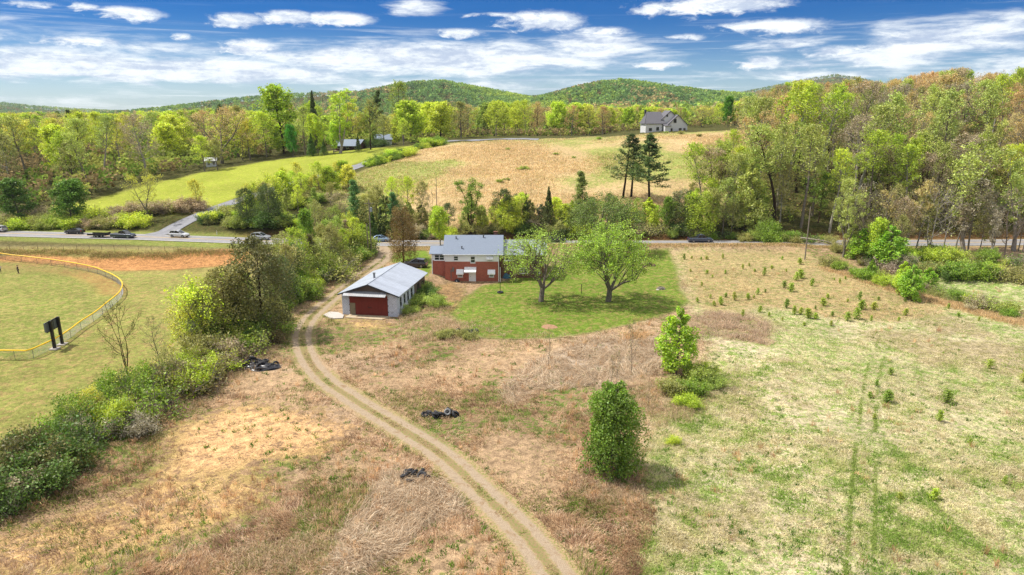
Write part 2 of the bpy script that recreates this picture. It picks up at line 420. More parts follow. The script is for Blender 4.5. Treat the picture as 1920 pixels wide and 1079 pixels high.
def zones(X, Y):
    n = len(X)
    A = np.empty((n, 3)); B = np.empty((n, 3)); cov = np.full(n, .35); det = np.full(n, 1.0)
    A[:] = C(112, 104, 62)[:3]; B[:] = C(142, 132, 92)[:3]
    def put(m, a, b, c, d=1.0):
        m = np.clip(m, 0, 1)
        A[:] = A * (1-m[:, None]) + m[:, None] * np.array(C(*a)[:3]); B[:] = B * (1-m[:, None]) + m[:, None] * np.array(C(*b)[:3])
        cov[:] = cov * (1-m) + c * m; det[:] = det * (1-m) + d * m
    wob = 2.2 * (fbm(X, Y, 6, 11, 3) - .5)
    wobL = 9 * (fbm(X, Y, 30, 12, 3) - .5)
    near = smooth(158, 150, Y)
    big = fbm(X, Y, 14, 21, 4); big2 = fbm(X, Y, 9, 22, 4)
    # dry foreground
    put(near, (200, 168, 132), (144, 144, 82), .25)
    put(near * smooth(.52, .66, big), (176, 146, 112), (116, 138, 60), .46)
    put(near * smooth(.58, .7, big2) * .8, (208, 178, 146), (170, 138, 108), .4)
    for pl, w_ in ((CLAYP, 1.0), (CLAYP2, .75), (CLAYP3, .9)):
        put(smooth(-2.5, 3, poly_sd(X, Y, pl) + wob * 2.2) * w_, (178, 144, 110), (246, 198, 142), .62)
    put(smooth(-1, 1, poly_sd(X, Y, BARE) + wob), (150, 126, 90), (186, 150, 106), .5)
    # meadow on the right
    m = smooth(-2, 2.5, poly_sd(X, Y, MEADOW) + wob * 1.6)
    put(m, (222, 208, 166), (160, 178, 98), .40)
    put(m * smooth(.5, .66, big), (214, 202, 156), (152, 174, 92), .48)
    put(m * smooth(.54, .68, big2), (198, 180, 142), (164, 152, 102), .42)
    put(smooth(-2, 3, poly_sd(X, Y, UPMEAD) + wob * 1.4), (200, 176, 128), (154, 158, 92), .40)
    put(smooth(-1, 2, poly_sd(X, Y, BEYOND) + wob), (206, 200, 150), (152, 174, 90), .5)
    put(smooth(-1, 2, poly_sd(X, Y, WEEDP) + wob * 1.2), (182, 156, 124), (158, 146, 100), .4)
    put(smooth(3.4, 0, np.abs(line_d(X, Y, EDGE)) + wob), (218, 188, 142), (192, 172, 124), .4)
    put(smooth(-2, 2, poly_sd(X, Y, STRAWP) + wob * 1.4) * .9, (198, 178, 156), (170, 144, 112), .35)
    put(smooth(-2, 2, poly_sd(X, Y, STRAW2) + wob * 1.4) * .8, (192, 172, 146), (164, 138, 104), .4)
    put(smooth(3.4, .8, np.abs(line_d(X, Y, TRK3)) + wob * .8) * .75, (232, 214, 178), (154, 182, 88), .42)
    for tr in (TRK1, TRK2):
        put(smooth(.55, .1, np.abs(line_d(X, Y, tr)) + wob * .1) * .34 * smooth(112, 88, Y), (146, 152, 82), (116, 140, 58), .6)
    # ball park side, left of the hedgerow
    hx = hedge_x(Y)
    bf = smooth(-1, 4, hx - 3 - X + wob) * near
    put(bf, (160, 162, 86), (184, 162, 104), .42, .9)
    put(bf * smooth(-.6, .6, poly_sd(X, Y, [f for f in FENCE] + [np.array([-400., 40]), np.array([-400., 160])])), (146, 156, 76), (178, 166, 100), .46, .85)
    put(bf * smooth(3.6, 1.2, np.abs(line_d(X, Y, [np.array(f) for f in FENCE[1:9]]) + 1.6)) * smooth(105, 125, Y) * .75, (192, 146, 96), (176, 160, 92), .4, .7)
    clump = poly_sd(X, Y, CLAYBANK) + wob * .8
    put(smooth(136, 143, Y) * bf, (172, 152, 96), (158, 156, 86), .45, .8)
    put(smooth(-.8, .8, clump), (220, 160, 104), (204, 150, 96), .5, 1.0)
    # verge
    rd = np.abs(Y - road_y(X))
    put(smooth(11, 7.5, rd + wob * .6) * smooth(-20, -60, X), (142, 152, 74), (166, 154, 96), .35, .8)
    put(smooth(9, 5, rd + wob * .6) * smooth(-30, 0, X), (196, 168, 122), (150, 146, 84), .35)
    put(smooth(6, 1, np.abs(Y - road_y(X) - 8) + wob) * smooth(-75, -60, X), (138, 96, 62), (112, 90, 56), .5)
    # yards
    put(smooth(-.45, .45, poly_sd(X, Y, LAWN) + wob * .25), (120, 146, 52), (162, 152, 88), .42, .85)
    put(smooth(-.45, .45, poly_sd(X, Y, YARD) + wob * .25), (122, 150, 52), (150, 150, 80), .36, .8)
    # beyond the road
    back = smooth(6, 10, Y - road_y(X))
    put(back, (104, 96, 56), (86, 92, 44), .5)
    put(smooth(-3, 3, poly_sd(X, Y, HILLF) + wobL * .4) * back, (220, 190, 140), (168, 168, 94), .30, .8)
    put(smooth(-3, 3, poly_sd(X, Y, HILLF)) * back * smooth(.44, .58, fbm(X, Y, 45, 31, 4)) * .9, (206, 188, 124), (160, 172, 88), .62, .8)
    put(smooth(-3, 3, poly_sd(X, Y, HILLF)) * back * smooth(272, 292, Y + wobL) * .8, (188, 180, 108), (154, 170, 84), .6, .7)
    put(smooth(-2, 3, poly_sd(X, Y, PASTURE) + wobL * .2) * back, (170, 180, 66), (186, 184, 86), .38, .45)
    return A, B, cov, det

def ground_mat():
    m, t = mat('ground')
    tc = t.new('ShaderNodeTexCoord'); v = tc.outputs['Object']
    a = t.new('ShaderNodeAttribute', attribute_name='col_a'); b = t.new('ShaderNodeAttribute', attribute_name='col_b')
    n1 = t.noise(v, .85, 8, .62, .8)
    n2 = t.noise(v, 2.6, 6, .66, 1.2)
    f = t.math('MULTIPLY_ADD', n1, .55, t.math('MULTIPLY', n2, .45))
    thr = t.math('SUBTRACT', .68, t.math('MULTIPLY', a.outputs['Alpha'], .37))
    mf = t.rng(f, t.math('SUBTRACT', thr, .04), t.math('ADD', thr, .04))
    c = t.mix(mf, a.outputs['Color'], b.outputs['Color'])
    # matted stalks: noise stretched along a slowly turning direction
    sw = t.new('ShaderNodeTexNoise', {'Vector': v, 'Scale': .16, 'Detail': 2.})
    rot = t.new('ShaderNodeVectorRotate', {'Vector': v, 'Axis': (0, 0, 1), 'Angle': t.math('MULTIPLY', sw.outputs['Fac'], 14.)}, rotation_type='AXIS_ANGLE')
    mp = t.new('ShaderNodeMapping', {'Vector': rot.outputs[0], 'Scale': (1.2, 11, 4)})
    st = t.noise(mp.outputs[0], .9, 5, .7, .3)
    n3 = t.noise(v, 9., 4, .7, .4)
    g = t.math('MULTIPLY_ADD', st, .55, t.math('MULTIPLY', n3, .45))
    amp = t.math('MULTIPLY', b.outputs['Alpha'], .80)
    val = t.rng(g, .36, .64, t.math('SUBTRACT', 1., amp), t.math('ADD', 1., t.math('MULTIPLY', amp, .72)), False)
    c = t.mix(1., c, t.new('ShaderNodeCombineColor', {0: val, 1: val, 2: t.math('MULTIPLY_ADD', val, .9, .08)}).outputs[0], 'MULTIPLY')
    pn = t.noise(v, 1.15, 6, .68, 1.0)
    pk = t.math('ADD', 1., t.math('MULTIPLY', b.outputs['Alpha'], t.rng(pn, .36, .64, -.34, .36, False)))
    c = t.mix(1., c, t.new('ShaderNodeCombineColor', {0: pk, 1: pk, 2: pk}).outputs[0], 'MULTIPLY')
    lv = t.noise(v, .09, 3, .5)
    k = t.rng(lv, .3, .7, .88, 1.12, False)
    c = t.mix(1., c, t.new('ShaderNodeCombineColor', {0: k, 1: k, 2: k}).outputs[0], 'MULTIPLY')
    bp = t.new('ShaderNodeBump', {'Height': t.math('ADD', g, t.math('MULTIPLY', n2, .8)), 'Strength': .8, 'Distance': .10})
    p = t.new('ShaderNodeBsdfPrincipled', {'Base Color': c, 'Roughness': .95, 'Specular IOR Level': .08, 'Normal': bp})
    out(t, p); return m
GROUND = ground_mat()

def attrs_for(X, Y):
    A, B, cov, det = zones(X, Y)
    return {'col_a': np.column_stack([A, cov]), 'col_b': np.column_stack([B, det])}

def axis_pts(lo, hi, step, far_lo, far_hi, gr):
    c = list(np.arange(lo, hi + 1e-6, step)); s = step; p = c[-1]
    while p < far_hi: s *= gr; p += s; c.append(p)
    s = step; p = c[0]; f = []
    while p > far_lo: s *= gr; p -= s; f.append(p)
    return np.array(f[::-1] + c)
gx = axis_pts(-78, 88, .7, -5200, 5200, 1.035)
gy = axis_pts(34, 182, .7, -300, 5600, 1.028)
GX, GY = np.meshgrid(gx, gy); X = GX.ravel(); Y = GY.ravel(); Z = h(X, Y)
nx, ny = len(gx), len(gy)
k = (np.arange(ny-1)[:, None] * nx + np.arange(nx-1)[None, :]).ravel()
me = npmesh('ground', np.column_stack([X, Y, Z]), np.column_stack([k, k+1, k+nx+1, k+nx]), True, attrs_for(X, Y))
tag(link('ground', me, None, GROUND), kind='structure')

def patch(name, poly, step, lift):
    """a sheet of ground with its own outline, laid just above the ground"""
    poly = np.array([p[:2] for p in poly])
    pl = []
    for i in range(len(poly)):
        a, b = poly[i], poly[(i+1) % len(poly)]; n = max(1, int(np.linalg.norm(b-a) / step))
        pl += [a + (b-a) * j / n for j in range(n)]
    x0, y0 = poly.min(0); x1, y1 = poly.max(0)
    xs, ys = np.meshgrid(np.arange(x0, x1, step), np.arange(y0, y1, step)); xs = xs.ravel(); ys = ys.ravel()
    ins = poly_sd(xs, ys, poly) > step * .5
    pts = [Vector(p) for p in pl] + [Vector((a, b)) for a, b in zip(xs[ins], ys[ins])]
    nb = len(pl)
    r = geometry.delaunay_2d_cdt(pts, [(i, (i+1) % nb) for i in range(nb)], [list(range(nb))], 1, 1e-4)
    V = np.array([tuple(p) for p in r[0]]); F = np.array([tuple(f) for f in r[2]])
    a = V[F]; area = (a[:,1,0]-a[:,0,0])*(a[:,2,1]-a[:,0,1]) - (a[:,1,1]-a[:,0,1])*(a[:,2,0]-a[:,0,0])
    F[area < 0] = F[area < 0][:, ::-1]
    me = npmesh(name, np.column_stack([V, h(V[:,0], V[:,1]) + lift]), F, True, attrs_for(V[:,0], V[:,1]))
    return tag(link(name, me, None, GROUND), kind='structure')
patch('lawn', LAWN, .8, .03)
patch('clay_bank', CLAYBANK[1:-1], 1., .04)
patch('pasture', PASTURE, 3., .05)
fin = [np.array(f) for f in FENCE]
patch('ball_field', fin + [np.array([-175., 76.]), np.array([-185., 150.])], 1.6, .03)

def ribbon(name, pts, half, cols, lift, m, extra=None, crown=0.):
    pts = np.asarray(pts); T = np.gradient(pts, axis=0); T /= np.linalg.norm(T, axis=1)[:, None]
    N = np.column_stack([-T[:,1], T[:,0]])
    u = np.linspace(-1, 1, cols)
    XY = pts[:, None, :] + N[:, None, :] * (u * half)[None, :, None]
    Xr = XY[..., 0].ravel(); Yr = XY[..., 1].ravel()
    Zr = h(Xr, Yr) + lift + np.tile(crown * (1 - u**2), len(pts))
    n = len(pts); kk = (np.arange(n-1)[:, None] * cols + np.arange(cols-1)[None, :]).ravel()
    at = attrs_for(Xr, Yr); at['lat'] = np.tile(u * half, n); at['along'] = np.repeat(np.concatenate([[0], np.cumsum(np.linalg.norm(np.diff(pts, axis=0), axis=1))]), cols)
    me = npmesh(name, np.column_stack([Xr, Yr, Zr]), np.column_stack([kk, kk+cols, kk+cols+1, kk+1])[:, ::-1], True, at)
    return tag(link(name, me, None, m), kind='structure')

# the two-track drive: same grass as the ground at its rims, gravel in the wheel tracks
def drive_mat():
    m, t = mat('driveway')
    tc = t.new('ShaderNodeTexCoord'); v = tc.outputs['Object']
    a = t.new('ShaderNodeAttribute', attribute_name='col_a'); b = t.new('ShaderNodeAttribute', attribute_name='col_b')
    lat = t.new('ShaderNodeAttribute', attribute_name='lat').outputs['Fac']
    al = t.new('ShaderNodeAttribute', attribute_name='along').outputs['Fac']
    n1 = t.noise(v, 1.1, 6, .65, .5); n2 = t.noise(v, 5., 5, .7); n3 = t.noise(v, 22., 3, .7)
    lw = t.math('ADD', lat, t.math('MULTIPLY', t.math('SUBTRACT', n1, .5), .7))
    ab = t.math('ABSOLUTE', lw)
    track = t.math('MULTIPLY', t.rng(ab, .32, .6), t.rng(ab, 1.5, 1.05))
    mid = t.rng(ab, .50, .22)
    far = t.rng(al, 105., 125.)
    gfac = t.math('MAXIMUM', track, t.math('MULTIPLY', far, t.rng(ab, 2.0, 1.5)))
    mf = t.rng(n2, .42, .6)
    base = t.mix(mf, a.outputs['Color'], b.outputs['Color'])
    midc = t.mix(t.rng(n2, .45, .62), C(166, 142, 104), C(132, 138, 78))
    base = t.mix(t.math('MULTIPLY', mid, .95), base, midc)
    grav = t.mix(t.rng(n3, .35, .65), C(166, 144, 118), C(198, 178, 152))
    grav = t.mix(t.rng(n1, .52, .7), grav, C(160, 132, 100))
    c = t.mix(gfac, base, grav)
    k = t.rng(t.math('MULTIPLY_ADD', n2, .5, t.math('MULTIPLY', n3, .5)), .3, .7, .72, 1.22, False)
    c = t.mix(1., c, t.new('ShaderNodeCombineColor', {0: k, 1: k, 2: k}).outputs[0], 'MULTIPLY')
    bp = t.new('ShaderNodeBump', {'Height': n2, 'Strength': .6, 'Distance': .06})
    out(t, t.new('ShaderNodeBsdfPrincipled', {'Base Color': c, 'Roughness': .95, 'Specular IOR Level': .1, 'Normal': bp})); return m
ribbon('driveway', DRIVE, 1.9, 13, .035, drive_mat())

def asphalt(name, base, half, lines):
    m, t = mat(name)
    tc = t.new('ShaderNodeTexCoord'); v = tc.outputs['Object']
    lat = t.new('ShaderNodeAttribute', attribute_name='lat').outputs['Fac']
    n1 = t.noise(v, .5, 5, .6); n2 = t.noise(v, 6, 4, .7)
    ab = t.math('ABSOLUTE', t.math('SUBTRACT', t.math('ABSOLUTE', lat), half * .5))
    c = t.mix(t.rng(n1, .3, .7), base, tuple(x * .78 for x in base[:3]) + (1,))
    c = t.mix(t.rng(ab, .9, .35, 0, .25), c, tuple(x * 1.25 for x in base[:3]) + (1,))
    if lines:
        e = t.math('ABSOLUTE', t.math('SUBTRACT', t.math('ABSOLUTE', lat), half - .45))
        wear = t.rng(n2, .3, .5, .4, 1.)
        c = t.mix(t.math('MULTIPLY', t.rng(e, .09, .06), wear), c, C(235, 235, 230, .8))
        e2 = t.math('ABSOLUTE', t.math('SUBTRACT', t.math('ABSOLUTE', lat), .17))
        c = t.mix(t.math('MULTIPLY', t.rng(e2, .08, .05), wear), c, C(225, 180, 60, .8))
    k = t.rng(n2, .3, .7, .88, 1.1, False)
    c = t.mix(1., c, t.new('ShaderNodeCombineColor', {0: k, 1: k, 2: k}).outputs[0], 'MULTIPLY')
    out(t, t.new('ShaderNodeBsdfPrincipled', {'Base Color': c, 'Roughness': .85})); return m
xs = np.arange(-420, 420, 2.)
ribbon('road', np.column_stack([xs, road_y(xs)]), 3.7, 9, .10, asphalt('road', C(160, 157, 158), 3.7, True), crown=.05)
SIDE = spline([(at_depth(282, 170.5), 170.5)] + PP([(305,438),(345,418),(385,400),(440,379),(500,359),(575,338),(640,322),(690,306),(762,283),(836,266),(900,264),(1010,261.5)]), 2)
ribbon('side_road', SIDE, 2.7, 7, .14, asphalt('side_road', C(150, 150, 156), 2.7, False))

# ------------------------------------------------------------------ far wooded hills
def woods_floor():
    m, t = mat('hill')
    tc = t.new('ShaderNodeTexCoord'); v = tc.outputs['Object']
    n = t.noise(v, .02, 6, .6)
    c = t.mix(t.rng(n, .4, .6), C(92, 96, 50), C(110, 98, 66))
    out(t, t.new('ShaderNodeBsdfPrincipled', {'Base Color': c, 'Roughness': 1., 'Specular IOR Level': 0.})); return m
WF = woods_floor()
HILLS = []
def hill(dist, depth, prof, seed, rough=.12):
    """a ridge: crest traced as (pixel column, pixel row) at distance dist, falling away in front and behind"""
    px = np.array([p[0] for p in prof], float); py = np.array([p[1] for p in prof], float)
    az = np.arctan2((px - 960) / FPX, CP + .267 * SP)                       # close enough along the crest
    zc = np.array([z_at(b, dist * math.cos(a)) for a, b in zip(az, py)])
    na, nr = 260, 46
    aa = np.linspace(az[0], az[-1], na); rr = np.linspace(dist - depth, dist + depth, nr)
    AA, RR = np.meshgrid(aa, rr)
    crest = np.interp(AA, az, zc)
    q = (RR - dist) / depth
    prof_ = np.exp(-(q * 1.75) ** 2)
    Xh = RR * np.sin(AA); Yh = RR * np.cos(AA)
    nz = fbm(Xh, Yh, depth * .55, seed, 4) - .5
    base = h(Xh, Yh) - 6
    Zh = base + (crest - 9 - base) * prof_ * (1 + rough * 3.0 * nz * np.clip(np.abs(q) * 2.2, 0, 1))
    kk = (np.arange(nr-1)[:, None] * na + np.arange(na-1)[None, :]).ravel()
    me = npmesh('hill', np.column_stack([Xh.ravel(), Yh.ravel(), Zh.ravel()]), np.column_stack([kk, kk+1, kk+na+1, kk+na]), True)
    tag(link('hill', me, None, WF), kind='structure')
    HILLS.append((aa, rr, Zh, dist))
hill(1500, 420, [(500,215),(600,196),(680,172),(720,164),(780,155),(830,153),(880,163),(940,175),(985,184),(1040,200),(1100,215)], 3)
hill(1350, 380, [(880,214),(960,192),(1030,177),(1080,163),(1120,155),(1165,151),(1210,157),(1270,166),(1330,174),(1400,180),(1500,190),(1620,200)], 5)
hill(1900, 500, [(120,216),(200,210),(280,203),(340,197),(400,190),(450,184),(520,178),(580,176),(650,172),(760,174),(900,180),(1060,184),(1200,195),(1400,205)], 8)
hill(3600, 800, [(1280,190),(1370,177),(1440,163),(1500,151),(1560,141),(1600,147),(1660,160),(1760,166),(1860,158),(1960,150),(2100,160),(2300,190)], 11)
hill(3900, 900, [(-500,196),(-200,186),(-60,190),(0,193),(60,200),(140,206),(240,211),(360,214)], 14)
# ------------------------------------------------------------------ tree makers
def leaf_mat():
    m, t = mat('leaves')
    oi = t.new('ShaderNodeObjectInfo'); a = t.new('ShaderNodeAttribute', attribute_name='tint')
    s = t.new('ShaderNodeSeparateColor', {0: a.outputs['Color']})
    hsv = t.new('ShaderNodeHueSaturation', {'Hue': t.math('ADD', s.outputs[0], t.math('MULTIPLY_ADD', oi.outputs['Random'], .008, -.004)), 'Saturation': s.outputs[1], 'Value': s.outputs[2], 'Color': oi.outputs['Color']})
    d = t.new('ShaderNodeBsdfDiffuse', {'Color': hsv.outputs[0]})
    tr = t.new('ShaderNodeBsdfTranslucent', {'Color': t.mix(1., hsv.outputs[0], (1.05, 1.1, .7, 1), 'MULTIPLY')})
    gl = t.new('ShaderNodeBsdfGlossy', {'Color': (1, 1, .9, 1), 'Roughness': .5})
    x = t.new('ShaderNodeMixShader', {0: .30, 1: d.outputs[0], 2: tr.outputs[0]})
    x2 = t.new('ShaderNodeMixShader', {0: .02, 1: x.outputs[0], 2: gl.outputs[0]})
    out(t, x2); return m
def bark_mat():
    m, t = mat('bark')
    tc = t.new('ShaderNodeTexCoord'); oi = t.new('ShaderNodeObjectInfo')
    mp = t.new('ShaderNodeMapping', {'Vector': tc.outputs['Object'], 'Scale': (4, 4, .8)})
    n = t.noise(mp.outputs[0], 2.2, 5, .65)
    k = t.rng(n, .3, .7, .6, 1.35, False)
    c = t.mix(1., oi.outputs['Color'], t.new('ShaderNodeCombineColor', {0: k, 1: k, 2: k}).outputs[0], 'MULTIPLY')
    out(t, t.new('ShaderNodeBsdfPrincipled', {'Base Color': c, 'Roughness': .95, 'Specular IOR Level': .1})); return m
LEAF, BARK = leaf_mat(), bark_mat()

def grow(p0, d0, L, r0, r1, n, wig, up, rg):
    pts = [np.array(p0, float)]; d = np.array(d0, float); d /= np.linalg.norm(d)
    for i in range(n):
        d = d + rg.normal(0, wig, 3) + np.array([0, 0, up]); d /= np.linalg.norm(d)
        pts.append(pts[-1] + d * L / n)
    return np.array(pts), np.linspace(r0, r1, n + 1)
def along(pts, t):
    f = t * (len(pts) - 1); i = min(int(f), len(pts) - 2)
    return pts[i] + (pts[i+1] - pts[i]) * (f - i), pts[i+1] - pts[i]
def perp(d, az):
    d = d / np.linalg.norm(d); a = np.cross(d, [0, 0, 1.]) if abs(d[2]) < .95 else np.cross(d, [1., 0, 0])
    a /= np.linalg.norm(a); b = np.cross(d, a); return a * math.cos(az) + b * math.sin(az)

class Wood:
    def __init__(s): s.V = []; s.F = []; s.n = 0
    def tube(s, p, r, k):
        v, f = tube_np(p, r, k); s.V.append(v); s.F.append(f + s.n); s.n += len(v)
    def mesh(s, nm): return npmesh(nm, np.concatenate(s.V), np.concatenate(s.F), True)

def leaf_quads(pos, size, rg, ctint=None, flat=.0, aspect=.62, updir=None):
    n = len(pos)
    nrm = rg.normal(0, 1, (n, 3)); nrm[:, 2] = np.abs(nrm[:, 2]) * (1 + flat) + flat
    nrm /= np.linalg.norm(nrm, axis=1)[:, None]
    u = np.cross(nrm, rg.normal(0, 1, (n, 3))); u /= np.linalg.norm(u, axis=1)[:, None] + 1e-9
    if updir is not None:
        u = u * .55 + updir; u /= np.linalg.norm(u, axis=1)[:, None] + 1e-9
    v = np.cross(nrm, u)
    v /= np.linalg.norm(v, axis=1)[:, None] + 1e-9
    s = (size * rg.uniform(.65, 1.3, n))[:, None]
    w_ = s * aspect
    Vq = np.stack([pos - u*s*.5, pos + v*w_*.5 - u*s*.08, pos + u*s*.5, pos - v*w_*.5 - u*s*.08], 1).reshape(-1, 3)
    Fq = np.arange(n * 4).reshape(-1, 4)
    hue = .5 + rg.normal(0, .010, n); sat = rg.uniform(.85, 1.08, n); val = rg.uniform(.72, 1.2, n)
    if ctint is not None: val = val * ctint
    tint = np.column_stack([hue, sat, val, np.ones(n)])
    return Vq, Fq, np.repeat(tint, 4, axis=0)

PROTO = {}
def proto(name, H, wood, pos, size, rg, ctint=None, flat=0., aspect=.62, updir=None):
    V, F, T = leaf_quads(pos, size, rg, ctint, flat, aspect, updir)
    PROTO.setdefault(name, []).append((H, wood.mesh('trunk') if wood else None, npmesh('crown', V, F, False, {'tint': T})))

def broadleaf(name, seed, H, r0=.28, cb=.25, W=.32, n1=26, ang=(35, 70), n2=6, n3=4, nleaf=5200, ls=.42, jit=.28, env='round', leaders=1, lead_ang=18, fork=.12, lup=.05, up=.07, wig=.10, twig=True, droop=0., clump=.35):
    rg = np.random.default_rng(seed); wd = Wood(); tips = []
    L = []
    if leaders == 1:
        p, r = grow((0, 0, -.3), (0, 0, 1), H * .93 + .3, r0, r0 * .12, 14, .045, .05, rg); wd.tube(p, r, 8); L = [(p, r, H, cb)]
    else:
        p, r = grow((0, 0, -.3), (rg.normal(0, .06), rg.normal(0, .06), 1), H * fork + .3, r0 * 1.25, r0, 5, .04, .02, rg); wd.tube(p, r, 9)
        a0 = rg.uniform(0, 6.28)
        for i in range(leaders):
            a = a0 + i * 6.283 / leaders + rg.normal(0, .25); la = R(lead_ang * rg.uniform(.55, 1.3))
            q, s = grow(p[-1] - np.array([0, 0, .15]), (math.cos(a) * math.sin(la), math.sin(a) * math.sin(la), math.cos(la)), H * (1 - fork) * rg.uniform(.78, .98), r0 * rg.uniform(.55, .75), r0 * .09, 12, .075, lup, rg)
            wd.tube(q, s, 7); L.append((q, s, H, max(.12, cb - fork)))
    for (p, r, HH, c0) in L:
        m = max(5, int(n1 / len(L))); az = rg.uniform(0, 6)
        for i in range(m):
            t = c0 + (1 - c0) * ((i + rg.uniform(0, 1)) / m) ** .9; t = min(t, .985)
            q = (t - c0) / (1 - c0)
            e = {'round': math.sin(math.pi * (.20 + .74 * q)) ** .8, 'oval': math.sin(math.pi * (.12 + .80 * q)) ** .7, 'cone': 1.05 - .95 * q, 'top': .35 + .75 * q - .55 * q ** 4, 'umb': .62 + .4 * q - .45 * q ** 5}[env]
            az += 2.4 + rg.normal(0, .35)
            b, d = along(p, t)
            an = R(ang[1] + (ang[0] - ang[1]) * q + rg.normal(0, 8))
            dd = np.array([math.cos(az) * math.sin(an), math.sin(az) * math.sin(an), math.cos(an)])
            Lb = H * W * e * rg.uniform(.75, 1.2)
            rb = max(.02, np.interp(t, np.linspace(0, 1, len(r)), r) * .5)
            pb, rr = grow(b, dd, Lb, rb, .018, 6, wig, up, rg); wd.tube(pb, rr, 5)
            for j in range(n2):
                t2 = .28 + .72 * (j + rg.uniform(0, 1)) / n2; t2 = min(t2, .99)
                b2, d2 = along(pb, t2); dv = d2 / np.linalg.norm(d2)
                d3 = dv * rg.uniform(.5, 1) + perp(d2, rg.uniform(0, 6.28)) * rg.uniform(.5, 1.1)
                L2 = Lb * .42 * (1.15 - .55 * t2) * rg.uniform(.7, 1.25)
                p2, r2 = grow(b2, d3, L2, max(.012, rb * .33), .010, 4, wig * 1.5, up * .8 - droop, rg)
                if twig: wd.tube(p2, r2, 3)
                for k in range(n3):
                    t3 = .25 + .75 * (k + rg.uniform(0, 1)) / n3; t3 = min(t3, .99)
                    b3, d4 = along(p2, t3); d4 = d4 / np.linalg.norm(d4) * .6 + perp(d4, rg.uniform(0, 6.28)) * .9
                    p3, r3 = grow(b3, d4, L2 * .5 * rg.uniform(.6, 1.2), .012, .006, 2, .2, up - droop, rg)
                    if twig and k % 2 == 0: wd.tube(p3, r3, 3)
                    tips.append(np.concatenate([p3[1:], (p3[:-1] + p3[1:]) / 2]))
    cl = [rg.uniform(1 - clump, 1 + clump) for _ in tips]
    T = np.concatenate(tips); ci = np.repeat(cl, [len(x) for x in tips])
    ix = rg.integers(0, len(T), nleaf)
    pos = T[ix] + rg.normal(0, jit, (nleaf, 3))
    zmax = max(pos[:, 2].max(), 1)
    proto(name, zmax, wd, pos, ls, rg, ci[ix])

def pine(name, seed, H, r0=.3, cb=.35, W=.2, whorls=15, per=5, ls=.55, nn=5200, droop=-.02, rise=75, jit=.22, flat=.2, irregular=.3, stems=1):
    rg = np.random.default_rng(seed); wd = Wood(); tips = []; ups = []
    for s_ in range(stems):
        off = np.array([0., 0, 0]) if s_ == 0 else np.array([rg.uniform(1.2, 2.2) * rg.choice([-1, 1]), rg.uniform(-1, 1), 0])
        p, r = grow(off + np.array([0, 0, -.3]), (0, 0, 1), H * (1 if s_ == 0 else .93) + .3, r0, r0 * .1, 16, .025, .05, rg); wd.tube(p, r, 8)
        for i in range(whorls):
            t = cb + (1 - cb) * (i + .5) / whorls; q = (t - cb) / (1 - cb)
            for j in range(per):
                if rg.uniform() < irregular * .6: continue
                az = rg.uniform(0, 6.28); b, d = along(p, min(.99, t + rg.normal(0, .012)))
                an = R(rise - 35 * q + rg.normal(0, 7))
                Lb = H * W * (1.02 - .88 * q ** 1.3) * rg.uniform(1 - irregular, 1 + irregular * .6)
                dd = (math.cos(az) * math.sin(an), math.sin(az) * math.sin(an), math.cos(an))
                pb, rr = grow(b, dd, Lb, max(.02, .055 * (1 - q)), .012, 5, .07, .05 + droop, rg); wd.tube(pb, rr, 4)
                for k in range(7):
                    t2 = .3 + .7 * (k + rg.uniform(0, 1)) / 7; b2, d2 = along(pb, min(t2, .99))
                    d3 = d2 / np.linalg.norm(d2) + perp(d2, rg.uniform(0, 6.28)) * .8
                    p2, r2 = grow(b2, d3, Lb * .28 * (1.2 - .6 * t2), .012, .006, 2, .1, .06, rg)
                    tips.append(np.concatenate([p2, (p2[:-1] + p2[1:]) / 2]))
    cl = [rg.uniform(.7, 1.3) for _ in tips]
    T = np.concatenate(tips); ci = np.repeat(cl, [len(x) for x in tips]); ix = rg.integers(0, len(T), nn)
    pos = T[ix] + rg.normal(0, jit, (nn, 3)) * np.array([1, 1, .55])
    proto(name, max(H, pos[:, 2].max()), wd, pos, ls, rg, ci[ix], flat, .3)

def conic(name, seed, H, W=.22, nn=7000, ls=.4, r0=.2, shape='cone', cb=.04, lobes=34, trunk=True, updir=None, aspect=.5, lob=.52, rough=.17):
    """dense evergreen or clipped-looking crown: leafy sprays spread through ragged lobes round a trunk"""
    rg = np.random.default_rng(seed); wd = Wood(); pos = []; ci = []
    p, r = grow((0, 0, -.3), (0, 0, 1), H * .95 + .3, r0, r0 * .1, 10, .02, .05, rg); wd.tube(p, r, 7)
    per = nn // lobes
    for i in range(lobes):
        q = (i + rg.uniform(0, 1)) / lobes; z = H * (cb + (1 - cb) * q)
        e = {'cone': 1.02 - q, 'egg': (math.sin(math.pi * (.16 + .72 * q)) ** .5) * (1.08 - .34 * q), 'egg2': (math.sin(math.pi * (.22 + .74 * q)) ** .7) * (1.12 - .5 * q), 'col': math.sin(math.pi * (.2 + .72 * q)) ** .5}[shape]
        az = i * 2.4 + rg.normal(0, .3); rad = H * W * max(e, .06) * rg.uniform(.95 - rough, .95 + rough)
        c = np.array([math.cos(az) * rad * (1.12 - lob), math.sin(az) * rad * (1.12 - lob), z])
        pb, rr = grow((0, 0, z - rad * .35), c - np.array([0, 0, z - rad * .35]), max(.2, rad * .9), .03, .008, 3, .08, .03, rg); wd.tube(pb, rr, 4)
        a = rg.normal(0, 1, (per, 3)); a /= np.linalg.norm(a, axis=1)[:, None]
        a *= rg.uniform(.35, 1.05, per)[:, None] ** .6
        pos.append(c + np.array([0, 0, rg.normal(0, H * .015)]) + a * np.array([rad * lob, rad * lob, max(rad * lob * 1.05, H * .05)])); ci.append(np.full(per, rg.uniform(.75, 1.25)))
    pos = np.concatenate(pos); proto(name, max(H, np.percentile(pos[:, 2], 99.7)), wd, pos, ls, rg, np.concatenate(ci), .15, aspect, updir)

